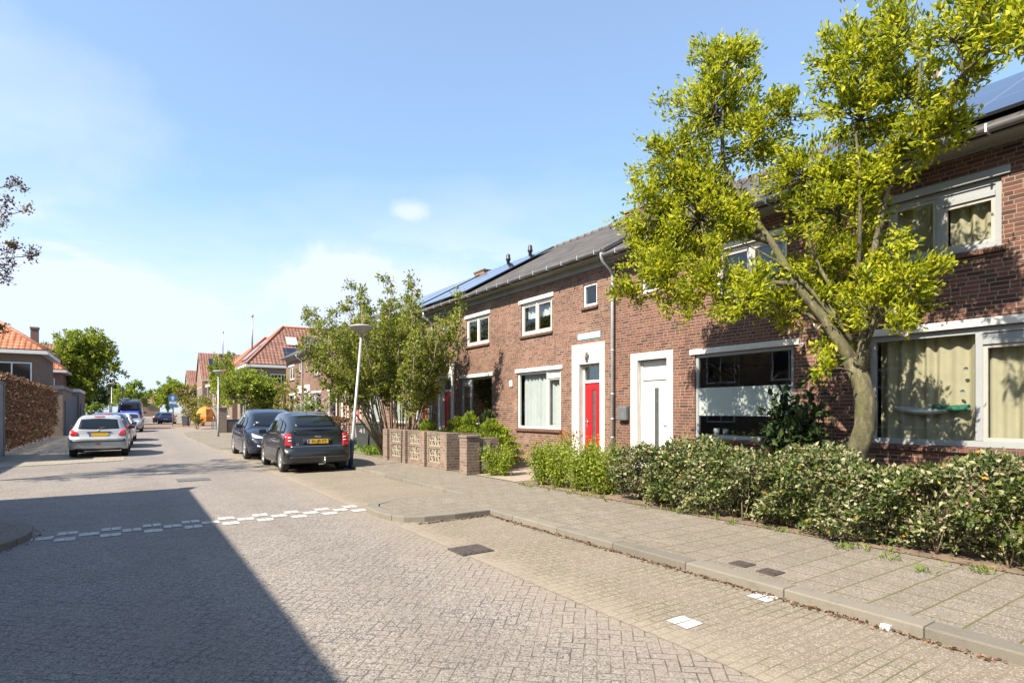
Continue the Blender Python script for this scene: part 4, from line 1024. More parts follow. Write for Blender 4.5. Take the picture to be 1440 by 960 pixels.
# the house behind the photographer on the left that shades the road
simple_house('brick_house', 'brick house with hipped roof opposite the terrace, shading the road', -12.5, -4.40, -16., 11.9, 5.05, .62, 'brickA', 'tileA',
    wins=[('e', y, y + 1.9, z, z + 1.6, 2) for y in (-14, -9.5, -5., -.5, 4., 8.5) for z in (.9, 3.1)])

simple_house('brick_house', 'brick house further back on the left, mirrored in the frosted-band window', -17., -8., 14.2, 25.5, 5.05, .62, 'brickA', 'tileA',
    wins=[('e', y, y + 1.9, z, z + 1.6, 2) for y in (15., 19., 23.) for z in (.9, 3.1)])

# garages, gate, fence on the left
def garage(name, label, x0, x1, y0, y1, h, trimmat):
    root = thing(name, label, 'garage', ((x0 + x1) / 2, (y0 + y1) / 2, 0), 'flat roofed brick garages on the left')
    m = MB(root); m.box(x0, x1, y0, y1, 0, h - .25, 0, ('b',)); m.build('wall', M['brickG'], root)
    t = MB(root); t.box(x0 - .06, x1 + .06, y0 - .06, y1 + .06, h - .25, h); t.build('roof_trim', M[trimmat], root)
    d = MB(root); d.box(x1 + .002, x1 + .05, y0 + 1.2, y1 - 1.2, .02, 2.2); d.build('garage_door', M['gatewood'], root)
    return root
garage('brick_garage', 'flat roofed grey-tan brick garage at the end of the beech hedge', -8.6, -3.3, 45., 52., 3.15, 'lead')
garage('brick_garage', 'farther flat roofed garage with white roof trim beyond the dark board gate', -5.3, -3.3, 59.5, 67., 3.4, 'white')
def boards(name, label, cat, p, q, h, mat, bw=.14, z0=.05):
    p, q = Vector(p), Vector(q); root = thing(name, label, cat, (p + q) / 2); d = (q - p); L = d.length; ang = math.atan2(d.y, d.x)
    n = int(L / bw); m = MB()
    for i in range(n):
        a = -L / 2 + L * i / n; m.box(a + .004, a + L / n - .004, -.012, .012, z0, h - rng.uniform(0, .02))
    m.build('boards', M[mat], root); f = MB()
    for z in (.35, h * .5, h - .3): f.box(-L / 2, L / 2, .0135, .06, z, z + .09)
    f.box(-L / 2, L / 2, -.035, .035, h + .002, h + .05); f.build('rails', M[mat], root)
    for a in (-L / 2 - .05, L / 2 + .05):
        pst = MB(); pst.box(a - .05, a + .05, -.05, .05, 0, h + .05); pst.build('post', M[mat], root)
    root.rotation_euler = (0, 0, ang); return root
boards('board_gate', 'tall dark vertical board gate between the two brick garages', 'gate', (-3.42, 52.2, 0), (-3.42, 59.3, 0), 2.75, 'gatewood')
boards('board_fence', 'grey weathered board fence at the left edge before the beech hedge', 'fence', (-3.45, 22.6, 0), (-3.52, 25.9, 0), 2.5, 'woodfence')

# ------------------------------------------------------------------ garden walls
def garden_wall():
    root = thing('garden_wall', 'low brick garden wall with decorative pierced concrete blocks', 'garden wall', (6.7, 14.6, PZ))
    x0, x1 = 6.58, 6.86; ps = [16.55, 15.2, 13.95, 12.68]
    for y in ps:
        m = MB(root); m.box(x0 - .06, x1 + .06, y - .17, y + .17, PZ - .05, PZ + .93); m.build('pillar', M['brickW'], root, bevel=.008)
    for a, b in zip(ps, ps[1:]):
        hi, lo = a - .171, b + .171
        m = MB(root); m.box(x0 + .02, x1 - .02, lo, hi, PZ - .05, PZ + .14); m.box(x0 + .02, x1 - .02, lo, hi, PZ + .50, PZ + .56); m.box(x0 + .02, x1 - .02, lo, hi, PZ + .86, PZ + .93)
        c = (hi + lo) / 2; s = .36
        m.box(x0 + .02, x1 - .02, lo, c - s, PZ + .14, PZ + .5); m.box(x0 + .02, x1 - .02, c + s, hi, PZ + .14, PZ + .5); m.box(x0 + .02, x1 - .02, lo, c - s, PZ + .56, PZ + .86); m.box(x0 + .02, x1 - .02, c + s, hi, PZ + .56, PZ + .86)
        m.build('wall_bay', M['brickW'], root)
        for z0, z1 in ((PZ + .141, PZ + .499), (PZ + .561, PZ + .859)):
            d = MB(root)
            for u in (0, 1):
                ya, yb = (c - s + .002 + u * s, c - .002 + u * s); t = .03
                X0, X1 = x0 + .04, x1 - .06
                d.box(X0, X1, ya, ya + t, z0, z1); d.box(X0, X1, yb - t, yb, z0, z1); d.box(X0, X1, ya + t, yb - t, z0, z0 + t); d.box(X0, X1, ya + t, yb - t, z1 - t, z1)
                ym, zm = (ya + yb) / 2, (z0 + z1) / 2
                d.box(X0, X1, ym - .014, ym + .014, z0 + t, z1 - t); d.box(X0, X1, ya + t, ym - .014, zm - .013, zm + .013); d.box(X0, X1, ym + .014, yb - t, zm - .013, zm + .013)
                for sy in (-1, 1):
                    Mx = Matrix.Translation(((X0 + X1) / 2, ym + sy * .075, zm + .075)) @ Matrix.Rotation(sy * R(42), 4, 'X'); d.obox(Mx, X1 - X0 - .01, .022, .15)
                    Mx = Matrix.Translation(((X0 + X1) / 2, ym + sy * .075, zm - .075)) @ Matrix.Rotation(-sy * R(42), 4, 'X'); d.obox(Mx, X1 - X0 - .01, .022, .15)
            d.build('pierced_block', M['decor'], root)
    m = MB(root); m.box(6.98, 7.75, 12.55, 12.80, PZ - .05, PZ + .9); m.build('return_wall', M['brickW'], root)
    return root
garden_wall()
gp = thing('gate_pillar', 'free-standing brick gate pillar with house letterbox slot beside the garden wall', 'gate pillar', (6.65, 11.55, PZ))
m = MB(gp); m.box(6.45, 6.80, 11.38, 11.72, PZ - .05, PZ + .86); m.box(6.43, 6.82, 11.36, 11.74, PZ + .862, PZ + .91); m.build('pillar', M['brickW'], gp, bevel=.008)
m = MB(gp); m.box(6.80, 7.35, 11.42, 11.66, PZ - .05, PZ + .84); m.build('return_wall', M['brickW'], gp)
m = MB(gp); m.box(6.85, 7.12, 11.395, 11.418, PZ + .12, PZ + .42); m.box(6.9, 7.1, 11.395, 11.418, PZ + .55, PZ + .78); m.build('inset_block', M['decor'], gp)
lw_ = thing('low_wall', 'low tan brick wall with tall pillar at the corner of the side street', 'garden wall', (7.2, 43.7, PZ))
m = MB(lw_); m.box(5.75, 9.4, 43.55, 43.8, 0, .85); m.build('wall', M['brickG'], lw_)
m = MB(lw_); m.box(5.15, 5.7, 43.4, 43.95, 0, 1.75); m.box(5.1, 5.75, 43.35, 44., 1.752, 1.83); m.build('pillar', M['brickG'], lw_)

# ------------------------------------------------------------------ street lamps, sign, bins, tent
def lamp(label, x, y, lean=(0, 0), h=3.55, band=True, group='post-top street lamps', first=[None]):
    root = thing('street_lamp', label, 'street lamp', (x, y, PZ), group)
    tx, ty = lean; top = Vector((x + tx, y + ty, PZ + h)); base = Vector((x, y, PZ - .05))
    def at(t): return base.lerp(top, t)
    m = MB(root); m.tube([at(0), at(.25), at(.26), at(1)], [.056, .056, .042, .037], 14); m.build('pole', M['pole'], root)
    if band: m = MB(root); m.tube([at(0.0), at(.215)], .0595, 14); m.build('pole_base', M['navy'], root)
    m = MB(root); c = top
    m.lathe(c, [(.05, -.02), (.08, 0), (.2, .07), (.29, .15), (.305, .17)], 24, capb=True); m.build('lamp_shade', M['lamp_shade'], root)
    m = MB(root); m.lathe(c, [(.31, .168), (.325, .18), (.31, .205), (.2, .235), (.05, .25)], 24, capt=True); m.build('lamp_cap', M['lamp_grey'], root)
    return root
lamp('leaning street lamp with dark blue foot beside the parked black hatchback', 4.97, 15.1, (.26, -.16))
lamp('upright street lamp in front of the green bush by the side street', 4.4, 36.9, (0, 0), 3.6, False)
lamp('nearer street lamp on the left behind the parked cars', -1.1, 61., (0, 0), 3.7, False)
lamp('farther street lamp on the left beside the dark blue van', -.45, 81., (0, 0), 3.8, False)
sg = thing('traffic_sign', 'blue and white parking sign on a grey post at the junction', 'road sign', (4., 69.7, 0))
m = MB(sg); m.tube([(4, 69.7, 0), (4, 69.7, 3.25)], .04, 10); m.build('post', M['pole'], sg)
m = MB(sg); m.box(3.62, 4.38, 69.62, 69.655, 2.6, 3.25); b_ = m.build('sign_plate', M['bluesign'], sg)
m = MB(sg); m.face([(4, 69.617, 3.18), (4.22, 69.617, 2.95), (4.08, 69.617, 2.95), (4.08, 69.617, 2.7), (3.92, 69.617, 2.7), (3.92, 69.617, 2.95), (3.78, 69.617, 2.95)]); m.build('arrow', M['white'], b_)
m = MB(sg); m.box(3.66, 4.34, 69.62, 69.655, 2.33, 2.58); m.build('under_plate', M['white'], sg)
m = MB(sg); m.box(3.64, 4.36, 69.62, 69.655, 2.02, 2.31); m.build('lower_plate', M['bluesign'], sg)
def bin_(label, x, y, rot, num=None, s=1.):
    root = thing('wheelie_bin', label, 'wheelie bin', (x, y, PZ), 'wheelie bins', rot); m = MB()
    def P(w, d, z, oy=0): return [(-w, -d + oy, z), (w, -d + oy, z), (w, d + oy, z), (-w, d + oy, z)]
    a, b = P(.21 * s, .22 * s, .06), P(.28 * s, .30 * s, .98 * s)
    m.face(a[::-1]); m.face(b)
    for i in range(4): j = (i + 1) % 4; m.face([a[i], a[j], b[j], b[i]])
    m.build('bin_body', M['binplastic'], root, bevel=.02, weld=True)
    m = MB(); m.prism([(-.33 * s, .985 * s), (.34 * s, .985 * s), (.34 * s, 1.06 * s), (-.30 * s, 1.03 * s)], 'x', -.3 * s, .3 * s); l_ = m.build('lid', M['binplastic'], root, bevel=.015, weld=True)
    m = MB(); m.tube([(-.25 * s, .36 * s, .99 * s), (.25 * s, .36 * s, .99 * s)], .016, 8); m.build('handle', M['binplastic'], root)
    for sx in (-1, 1): m = MB(); m.lathe((sx * .24 * s, .24 * s, .1), [(.03, -.025), (.1, -.025), (.1, .025), (.03, .025)], 14, axis='x'); m.build('wheel', M['tyre'], root)
    if num: text('bin_number', num, .26, Matrix.Translation((.0, -.272 * s, .68)) @ Matrix.Rotation(R(95), 4, 'X'), M['white'], root, .002)
    return root
bin_('grey wheelie bin with white house number beside the tall shrub', 7.9, 22.35, R(-28), '41')
bin_('plain dark wheelie bin half hidden right behind the numbered bin', 8.35, 22.15, R(-28))
bin_('small distant wheelie bin on the pavement between the sign and the orange cover', 4.75, 64., R(-20))
tn = thing('garden_canopy', 'orange fabric canopy standing in the garden at the side street corner', 'canopy', (5.75, 57., 0))
m = MB(tn); ring = [(5.75 + 0.85 * math.cos(2 * PI * k / 8), 57 + .8 * math.sin(2 * PI * k / 8), 1.05) for k in range(8)]; mid = [(5.75 + .5 * math.cos(2 * PI * k / 8), 57 + .6 * math.sin(2 * PI * k / 8), 1.75) for k in range(8)]
for k in range(8):
    j = (k + 1) % 8; m.face([ring[k], ring[j], mid[j], mid[k]]); m.face([mid[k], mid[j], (5.75, 57, 2.02)]); m.face([(ring[k][0], ring[k][1], .62), (ring[j][0], ring[j][1], .62), ring[j], ring[k]])
m.build('canopy_cover', M['orange'], tn)
for k in (1, 3, 5, 7): m = MB(tn); m.tube([(ring[k][0], ring[k][1], 0), ring[k]], .03, 6); m.build('pole', M['white'], tn)
pb = thing('planter_box', 'dark blue rectangular box beside the orange canopy', 'planter', (6.9, 52.5, 0))
m = MB(pb); m.box(6.1, 7.9, 52.1, 52.8, 0, .8); m.build('box', M['bluebox'], pb, bevel=.02); m = MB(pb); m.box(6.05, 7.95, 52.05, 52.85, .802, .88); m.build('rim', M['bluebox'], pb, bevel=.01)

# ------------------------------------------------------------------ trees, shrubs, hedges
def limbs(root, paths, mat, name='trunk', n=9):
    m = MB(root)
    for pts, r0, r1 in paths:
        k = len(pts); m.tube(pts, [r0 + (r1 - r0) * (i / (k - 1)) ** .8 for i in range(k)], n)
    return m.build(name, M[mat], root)
def crown_tree(name, label, cat, base, blobs, trunk, leaf, lsize, ntw, per, spread, mat='bark', group=None, p=2.2, width=.55, twigs=True, extra=None, crown='crown', jit=.45, spray=0):
    root = thing(name, label, cat, base, group)
    B = Vector(base); paths = list(trunk); allp, alla = [], []
    vol = sum((b[3] if not hasattr(b[3], '__len__') else (b[3][0] * b[3][1] * b[3][2]) ** (1 / 3)) ** 2 for b in blobs)
    tips = [q for pt, _, _ in trunk for q in pt]
    for b in blobs:
        c = b[:3]; rad = b[3] if hasattr(b[3], '__len__') else (b[3],) * 3
        share = ((rad[0] * rad[1] * rad[2]) ** (1 / 3)) ** 2 / vol
        if spray:
            nb_ = max(4, int(ntw * share / spray)); tw, pos, ax = sprays(c, rad, nb_, spray, per, spread)
        else: tw, pos, ax = rosettes(c, rad, max(3, int(ntw * share)), per, spread, p)
        allp.append(pos); alla.append(ax)
        if twigs:
            st = min(tips, key=lambda q: (Vector(q) - Vector(c)).length + max(0, q[2] - c[2]) * 2)
            paths.append((bend(st, c, .12), max(.012, rad[0] * .035), .008))
            for q in (tw if spray else tw[:: max(1, len(tw) // 9)]): paths.append((bend(c, q, .10, 3), max(.005, rad[0] * .016), .0025))
    limbs(root, paths, mat)
    lo = leaves(crown, np.concatenate(allp), np.concatenate(alla), lsize, M[leaf], root, width, root=base, jit=jit)
    return root

# the big tree in the near front garden
mag_base = (8.2, 3.86, PZ)
mag_trunk = [
    ([(8.2, 4.02, PZ - .05), (8.2, 3.93, .45), (8.2, 3.80, .9), (8.2, 3.66, 1.35), (8.2, 3.66, 1.7), (8.2, 3.72, 1.98), (8.2, 3.84, 2.25)], .155, .11),
    ([(8.2, 3.80, 2.15), (8.18, 3.95, 2.45), (8.1, 4.14, 2.83), (8.0, 4.50, 3.38), (7.9, 4.82, 4.05), (7.75, 5.16, 4.66), (7.6, 5.45, 5.4), (7.5, 5.35, 6.2), (7.5, 5.3, 6.9)], .10, .012),
    ([(8.2, 3.74, 2.0), (8.2, 3.68, 2.4), (8.2, 3.66, 2.78), (8.22, 3.6, 3.43), (8.2, 3.46, 4.14), (8.2, 3.28, 4.91), (8.1, 3.02, 5.25), (7.9, 2.9, 5.9)], .088, .012),
    ([(8.2, 3.7, 2.3), (8.4, 3.75, 2.7), (8.5, 3.95, 3.3), (8.4, 4.1, 4.2), (8.2, 4.0, 5.2), (8., 3.85, 6.1)], .06, .010),
    ([(8.2, 3.28, 4.85), (8.0, 2.8, 5.1), (7.6, 2.4, 5.25), (7.1, 1.9, 5.2), (6.8, 1.6, 5.05)], .04, .008),
    ([(8.0, 4.5, 3.38), (7.7, 5.1, 3.5), (7.5, 5.7, 3.6), (7.35, 6.3, 3.6), (7.25, 6.9, 3.5)], .045, .008),
    ([(7.9, 4.82, 4.05), (7.7, 5.5, 4.4), (7.5, 6.1, 4.7), (7.4, 6.7, 4.9)], .045, .008),
    ([(7.75, 5.16, 4.66), (7.5, 5.8, 5.2), (7.4, 6.2, 5.6)], .035, .008),
]
for tip in ((7.75, 5.2, 4.1), (8.3, 4.3, 3.5), (8.1, 4.4, 4.7), (8.1, 3.3, 3.6), (7.9, 3.0, 3.0), (8.35, 4.1, 2.75), (8.15, 3.9, 5.9), (7.7, 6.0, 4.4)):
    mag_trunk.append((bend((8.2, 3.74 + .12 * (tip[1] - 3.7), 2.15 + .25 * (tip[2] - 2.2)), tip, .10, 6), .034, .008))
mag_blobs = [(b[0], b[1], b[2], b[3] * 1.06) for b in [(7.50,5.32,6.75,.50),(7.50,5.57,6.05,.66),(7.40,6.18,5.58,.54),(7.70,4.98,5.54,.55),(7.40,6.63,4.96,.58),(7.60,5.85,4.60,.80),(7.40,6.87,4.35,.52),(7.30,6.24,3.61,.52),(7.20,6.93,3.48,.30),(7.40,5.50,3.49,.52),(7.70,5.3,4.5,.32),(7.20,4.76,3.13,.38),(7.80,4.59,5.80,.30),(8.00,4.39,4.88,.52),(8.00,3.81,6.21,.50),(8.20,3.72,5.47,.58),(7.90,3.09,6.08,.45),(8.10,3.13,5.49,.46),(7.50,2.45,5.59,.40),(7.80,2.42,5.20,.28),(7.00,1.95,5.24,.34),(6.80,1.68,5.05,.28),(8.20,4.00,4.30,.55),(8.20,3.62,4.62,.42),(8.20,3.0,4.85,.36),(8.10,2.72,4.85,.28),(8.30,4.35,3.59,.46),(8.30,3.75,3.6,.36),(8.00,3.15,3.70,.20),(8.00,3.46,2.91,.32),(7.90,3.02,3.09,.33),(7.80,3.13,2.58,.24),(8.40,4.10,2.64,.28),(7.70,3.95,2.11,.20),(7.5,5.9,5.2,.4),(8.3,4.25,3.1,.36),(8.1,3.65,3.15,.28),(7.9,4.6,3.0,.26),(8.2,3.3,3.35,.26),(7.5,6.3,4.2,.4)]]
crown_tree('magnolia_tree', 'large yellow-green leafy tree with forked mossy trunk in the nearest front garden', 'tree', mag_base, mag_blobs, mag_trunk, 'lf_mag', .074, 11500, 6, .15, 'bark_mag', width=.44, spray=13)
# a few last pink-white blossoms
bl_root = [o for o in scene.objects if o.name == 'magnolia_tree'][0]
fp = np.array([(7.4, 5.0, 6.4), (7.55, 2.62, 5.3), (7.9, 3.2, 2.75), (7.8, 3.05, 2.45), (8.0, 4.2, 2.7)])
pos = np.repeat(fp, 6, axis=0); ax = unit(len(pos)); ax[:, 2] = np.abs(ax[:, 2]) + .3
leaves('blossom', pos, ax, .085, M['lf_pale'], bl_root, .55, root=mag_base)

# tall multi-stemmed shrub behind the garden wall
hz = (7.4, 17.8, PZ); st = []; hb = []
for k in range(46):
    a = rng.uniform(0, 2 * PI); sp_r = rng.uniform(.25, 1.) ; hh = rng.uniform(3.8, 5.75) * (1.05 - .25 * sp_r)
    ex = min(9.1, 7.0 + 2.5 * sp_r * math.cos(a)); ey = 17.9 + 3.7 * sp_r * math.sin(a)
    b0 = (7.4 + .38 * math.cos(a), 17.8 + .75 * math.sin(a), PZ)
    mid = (b0[0] * .45 + ex * .55 + rng.uniform(-.1, .1), b0[1] * .5 + ey * .5 + rng.uniform(-.15, .15), hh * .55)
    pts = [b0, tuple((Vector(b0) + Vector(mid)) / 2 + Vector((rng.uniform(-.08, .08),) * 3)), mid, (ex, ey, hh * .85), (ex + .06, ey + rng.uniform(-.1, .1), hh + .25)]
    st.append((pts, .030, .006))
    for t, rr in ((.5, .30), (.62, .46), (.76, .50), (.9, .38), (1.02, .22)):
        q = Vector(b0).lerp(Vector(mid), t / .55) if t < .55 else Vector(mid).lerp(Vector((ex, ey, hh + .15)), (t - .55) / .45)
        hb.append((q.x, q.y, q.z, (rr * .75, rr, rr * 1.1)))
crown_tree('hazel_shrub', 'tall loose many-stemmed green shrub behind the pierced garden wall', 'shrub', hz, hb, st, 'lf_hazel', .074, 14000, 5, .20, 'bark_pale', width=.7, spray=7)

def conifer(label, x, y, h, r, leaf='lf_bright', n=2600, name='conifer_shrub', group='conifer shrubs in the front garden', size=.09):
    root = thing(name, label, 'conifer', (x, y, PZ), group)
    limbs(root, [([(x, y, PZ - .02), (x, y, PZ + h * .9)], .03, .008)], 'bark')
    t = nr.uniform(0, 1, n); rr = r * (1 - t ** 1.6 * .75) * nr.uniform(.35, 1, n) ** .5 * (.8 + .3 * np.sin(t * 31))
    a = nr.uniform(0, 2 * PI, n); pos = np.stack([x + rr * np.cos(a), y + rr * np.sin(a), PZ + .05 + h * t * .93], 1)
    ax = np.stack([np.cos(a) * .5, np.sin(a) * .5, np.full(n, 1.1)], 1) + unit(n) * .3
    leaves('foliage', pos, ax, size, M[leaf], root, .4, root=(x, y, PZ)); return root
conifer('narrow bright conifer rising just left of the free-standing gate pillar', 7.7, 13.4, 1.45, .5)
conifer('bushy bright conifer filling the gap behind the gate pillar', 7.7, 12.3, 1.25, .55, n=3000)
conifer('broad conifer under the dark charcoal window', 8.5, 15.4, 1.3, .85, n=4200)
conifer('low conifer behind the pierced wall, farthest of the conifers', 7.5, 15.6, 1.2, .6)
conifer('spreading conifer between the gate pillar and the white sheer-curtained window', 8.4, 13.1, 1.05, .8, n=4200)
conifer('dark loose twiggy evergreen beside the corner of the white sheer-curtained window', 9.1, 14.75, 1.5, .5, 'lf_dark', 1500)

def hedge(name, label, cat, x0, x1, y0, y1, z0, z1, n, leaf, size, wob=.08, group=None, width=.55, core=True, skirt=.12, top_bias=.25, stems=0, corecol='soil', mixleaf=None, mixp=.2, round_=.25):
    c = ((x0 + x1) / 2, (y0 + y1) / 2, z0); root = thing(name, label, cat, c, group)
    # leaves concentrated in a shell below a wavy surface
    u = nr.uniform(0, 1, n); face = nr.choice(4, n, p=[.36, .14, .35, .15])   # front(-x), back, top, inside
    X = nr.uniform(x0, x1, n); Y = nr.uniform(y0, y1, n); Z = nr.uniform(z0 + skirt, z1, n)
    dep = np.abs(nr.normal(0, .07, n))
    X = np.where(face == 0, x0 + dep, np.where(face == 1, x1 - dep, X)); Z = np.where(face == 2, z1 - dep, Z)
    def wv(a, b, f): return np.sin(a * f + 1.3) * np.sin(b * f * 1.37 + .5) + .6 * np.sin(a * f * 2.3 + b * f * 1.9)
    topw = wob * wv(X, Y, 2.6) + wob * .6 * wv(X, Y, 7.1)
    frw = wob * wv(Y, Z, 2.9) + wob * .7 * wv(Y, Z, 7.7)
    rel = (Z - z0) / (z1 - z0)
    Z = Z + topw * rel; X = X + np.where(face == 0, frw, np.where(face == 1, -frw, 0))
    # rounded shoulders and ends
    fx = (X - (x0 + x1) / 2) / ((x1 - x0) / 2); Z = Z - round_ * (z1 - z0) * np.clip(np.abs(fx) - .55, 0, 1) ** 2 * rel * 1.6
    X = X + (rel < .25) * (x1 - x0) * .12 * np.where(fx < 0, 1, -1)
    Y = Y + nr.normal(0, .04, n)
    pos = np.stack([X, Y, Z], 1)
    out = np.stack([np.where(face == 0, -1., np.where(face == 1, 1., 0.)), np.zeros(n), np.where(face == 2, 1., .25)], 1)
    ax = out * .7 + unit(n)
    mats = [M[leaf]]; mi = None
    if mixleaf: mats.append(M[mixleaf]); mi = (wv(X * 1.3, Y * 1.1, 4.) + nr.normal(0, .9, n) > (1 - mixp * 2)).astype(int)
    leaves('foliage', pos, ax, size, mats, root, width, root=c, mat_idx=mi)
    if stems:
        pth = []
        for k in range(stems):
            y = rng.uniform(y0, y1); x = rng.uniform(x0 + .12, x1 - .12)
            for q in range(3): pth.append((bend((x, y, z0 - .02), (x + rng.uniform(-.15, .15), y + rng.uniform(-.2, .2), z0 + (z1 - z0) * rng.uniform(.6, .9)), .12, 4), .009, .003))
        limbs(root, pth, 'twig', 'stems', 5)
    return root
hedge('variegated_hedge', 'long cream and green variegated hedge along the pavement under the big tree', 'hedge', 6.72, 7.62, -1.2, 6.95, PZ, .93, 52000, 'lf_var', .058, .13, mixleaf='lf_vargreen', mixp=.28, stems=70, skirt=.06)
# loose young privet bushes between hedge and gate pillar
def bush(label, x, y, r, h, n, leaf, size, name='privet_bush', group='young green privet bushes', cat='bush', shoots=None, skirt=.25):
    root = thing(name, label, cat, (x, y, PZ), group); pth = []; P_, A_ = [], []
    for k in range(9):
        a = rng.uniform(0, 2 * PI); rr = r * rng.uniform(.3, 1)
        e = (x + rr * math.cos(a), y + rr * math.sin(a), PZ + h * rng.uniform(.7, 1.05))
        pts = bend((x + .3 * rr * math.cos(a), y + .3 * rr * math.sin(a), PZ - .02), e, .1, 5); pth.append((pts, .010, .003))
        m_ = n // 9; t = nr.uniform(skirt, 1.05, m_); k_ = np.clip((t * 5).astype(int), 0, 5)
        base = np.array([tuple(q) for q in pts])[k_]; P_.append(base + unit(m_) * nr.uniform(.02, r * .48, (m_, 1))); A_.append(unit(m_) + np.array([0, 0, .5]))
    limbs(root, pth, 'twig', 'stems', 5)
    mats = [M[leaf]]; mi = None
    if shoots:
        mats.append(M['lf_redshoot']); n0 = sum(len(q) for q in P_)
        P_.append(np.array([x, y, PZ + h * .95]) + unit(shoots) * np.array([r * .6, r * .5, .12])); A_.append(unit(shoots) + np.array([0, 0, .8])); mi = np.concatenate([np.zeros(n0), np.ones(shoots)]).astype(int)
    leaves('foliage', np.concatenate(P_), np.concatenate(A_), size, mats, root, .5, root=(x, y, PZ), mat_idx=mi)
    return root
bush('round privet bush on the pavement side right of the gate pillar', 7.0, 10.85, .42, .62, 3600, 'lf_bright', .05)
bush('first privet bush on the near side of the pinkish path', 6.95, 9.15, .36, .78, 3600, 'lf_bright', .05)
bush('second privet bush from the pinkish path', 7.0, 8.6, .38, .80, 3600, 'lf_bright', .05)
bush('privet bush in front of the red door, third from the path', 7.0, 8.05, .4, .82, 3600, 'lf_bright', .05)
bush('privet bush touching the end of the variegated hedge', 7.0, 7.45, .42, .84, 3600, 'lf_bright', .05)
bush('bush with orange-red young shoots below the red door', 8.6, 10.25, .5, .95, 1700, 'lf_bright', .05, name='photinia_bush', group=None, shoots=140)
bush('green bush under the drainpipe behind the privets', 8.7, 9.35, .5, .85, 1700, 'lf_green', .05, group=None, name='garden_bush')
bush('leafy green bush below the frosted-band window', 8.8, 6.9, .6, .85, 2200, 'lf_green', .07, group=None, name='garden_bush')
bush('dark long-leaved oleander-like shrub between the big tree and the frosted-band window', 9.0, 5.05, .55, 1.75, 1500, 'lf_dark', .15, name='oleander_shrub', group=None)
bush('dark low shrub at the foot of the big tree trunk', 8.7, 4.3, .5, .95, 1300, 'lf_dark', .11, name='garden_bush', group=None)
hedge('beech_hedge', 'tall clipped hedge with dry brown leaves on the left', 'hedge', -5.2, -3.55, 26.05, 44.6, 0., 2.85, 70000, 'lf_beech', .095, .07, skirt=.1, stems=30, round_=.05)
hedge('copper_hedge', 'low hedge with dry copper leaves behind the leaning lamp post', 'hedge', 7.3, 7.8, 23.6, 28.4, PZ, 1.25, 6000, 'lf_beech', .09, .06, stems=12)
# lilac and neighbours
def shrub(name, label, c, rad, n, per, leaf, lsize, cat='shrub', h0=None, group=None, stems=7, p=2., mat='bark_pale', extra=None, nb=9):
    x, y, z = c; base = (x, y, PZ if x > 3.2 else 0.)
    bl = []
    for k in range(nb):
        d = Vector((rng.uniform(-1, 1), rng.uniform(-1, 1), rng.uniform(-.9, .9))); d = d.normalized() * rng.uniform(.35, .72) if d.length > .1 else d
        f = rng.uniform(.38, .58); bl.append((x + d.x * rad[0], y + d.y * rad[1], z + d.z * rad[2], (rad[0] * f, rad[1] * f, rad[2] * f)))
    tr = []
    for k in range(stems):
        b = bl[k % nb]; tr.append((bend((x + rng.uniform(-.2, .2) * rad[0], y + rng.uniform(-.2, .2) * rad[1], base[2] - .03), b[:3], .12, 5), .04 * max(rad) ** .5, .012))
    r = crown_tree(name, label, cat, base, bl, tr, leaf, lsize, n, per, lsize * 1.3, mat, group, p, spray=8)
    if extra:
        q = np.array(c) + unit(extra[1]) * np.array(rad) * nr.uniform(.75, 1.02, (extra[1], 1)); leaves('blossom', q, unit(extra[1]) + np.array([0, 0, .6]), extra[2], M[extra[0]], r, .7, root=base)
    return r
shrub('lilac_bush', 'lilac bush with pale mauve blossom behind the black hatchback', (8.0, 30.2, 1.45), (.9, 2.0, 1.15), 420, 5, 'lf_green', .11, extra=('lf_lilac', 500, .12))
shrub('yellow_shrub', 'sparse yellow-green shrub left of the lilac', (8.2, 36.3, 2.2), (.9, 2.2, 1.7), 420, 5, 'lf_yellow', .12)
shrub('spreading_shrub', 'wide bright green spreading shrub overhanging the low tan wall', (8.9, 49.3, 2.8), (3.6, 2.6, 2.0), 4600, 5, 'lf_bright', .17, nb=20, stems=10)
shrub('upright_tree', 'slim upright green tree in front of the orange roofed house', (8.0, 64., 4.6), (1.2, 1.2, 3.2), 900, 5, 'lf_bright', .2, cat='tree')
shrub('yellow_shrub', 'yellowish shrub with white blossom beside the distant parking sign', (5.6, 73., 2.2), (1.1, 1.6, 1.9), 420, 5, 'lf_yellow', .16, extra=('lf_pale', 90, .14))
shrub('yellow_shrub', 'low yellow-green bush between the small distant bin and the orange canopy', (4.95, 55.2, .85), (.55, .6, .85), 300, 5, 'lf_yellow', .11)
shrub('garden_bush', 'small dark bush on the left in front of the big tree', (-2.6, 70.5, 1.3), (1., 1., 1.2), 260, 5, 'lf_green', .16)
# big street trees
def roundtree(name, label, x, y, h, r, n, leaf, lsize, per=5, cz=None, nb=16, group=None, z0=None, rz=None):
    cz = cz or h * .6; rz = rz or h * .42; bl = []; base = (x, y, 0)
    for k in range(nb):
        d = Vector(unit(1)[0]); d = d * rng.uniform(.35, .72); taper = 1 - .35 * max(0, d.z)
        f = rng.uniform(.30, .48); bl.append((x + d.x * r * taper, y + d.y * r * taper, cz + d.z * rz, (r * f, r * f, rz * f)))
    tr = [([(x, y, -.05), (x + .05, y, h * .25), (x, y + .05, h * .5), (x, y, h * .85)], .045 * h * .55, .03)]
    return crown_tree(name, label, 'tree', base, bl, tr, leaf, lsize, n, per, lsize * 1.2, 'bark', group, spray=9)
roundtree('chestnut_tree', 'big full bright green tree on the left behind the parked silver car', -4.1, 80., 11.3, 3.8, 5200, 'lf_bright', .28, 5, 6.1, 26, rz=5.1)
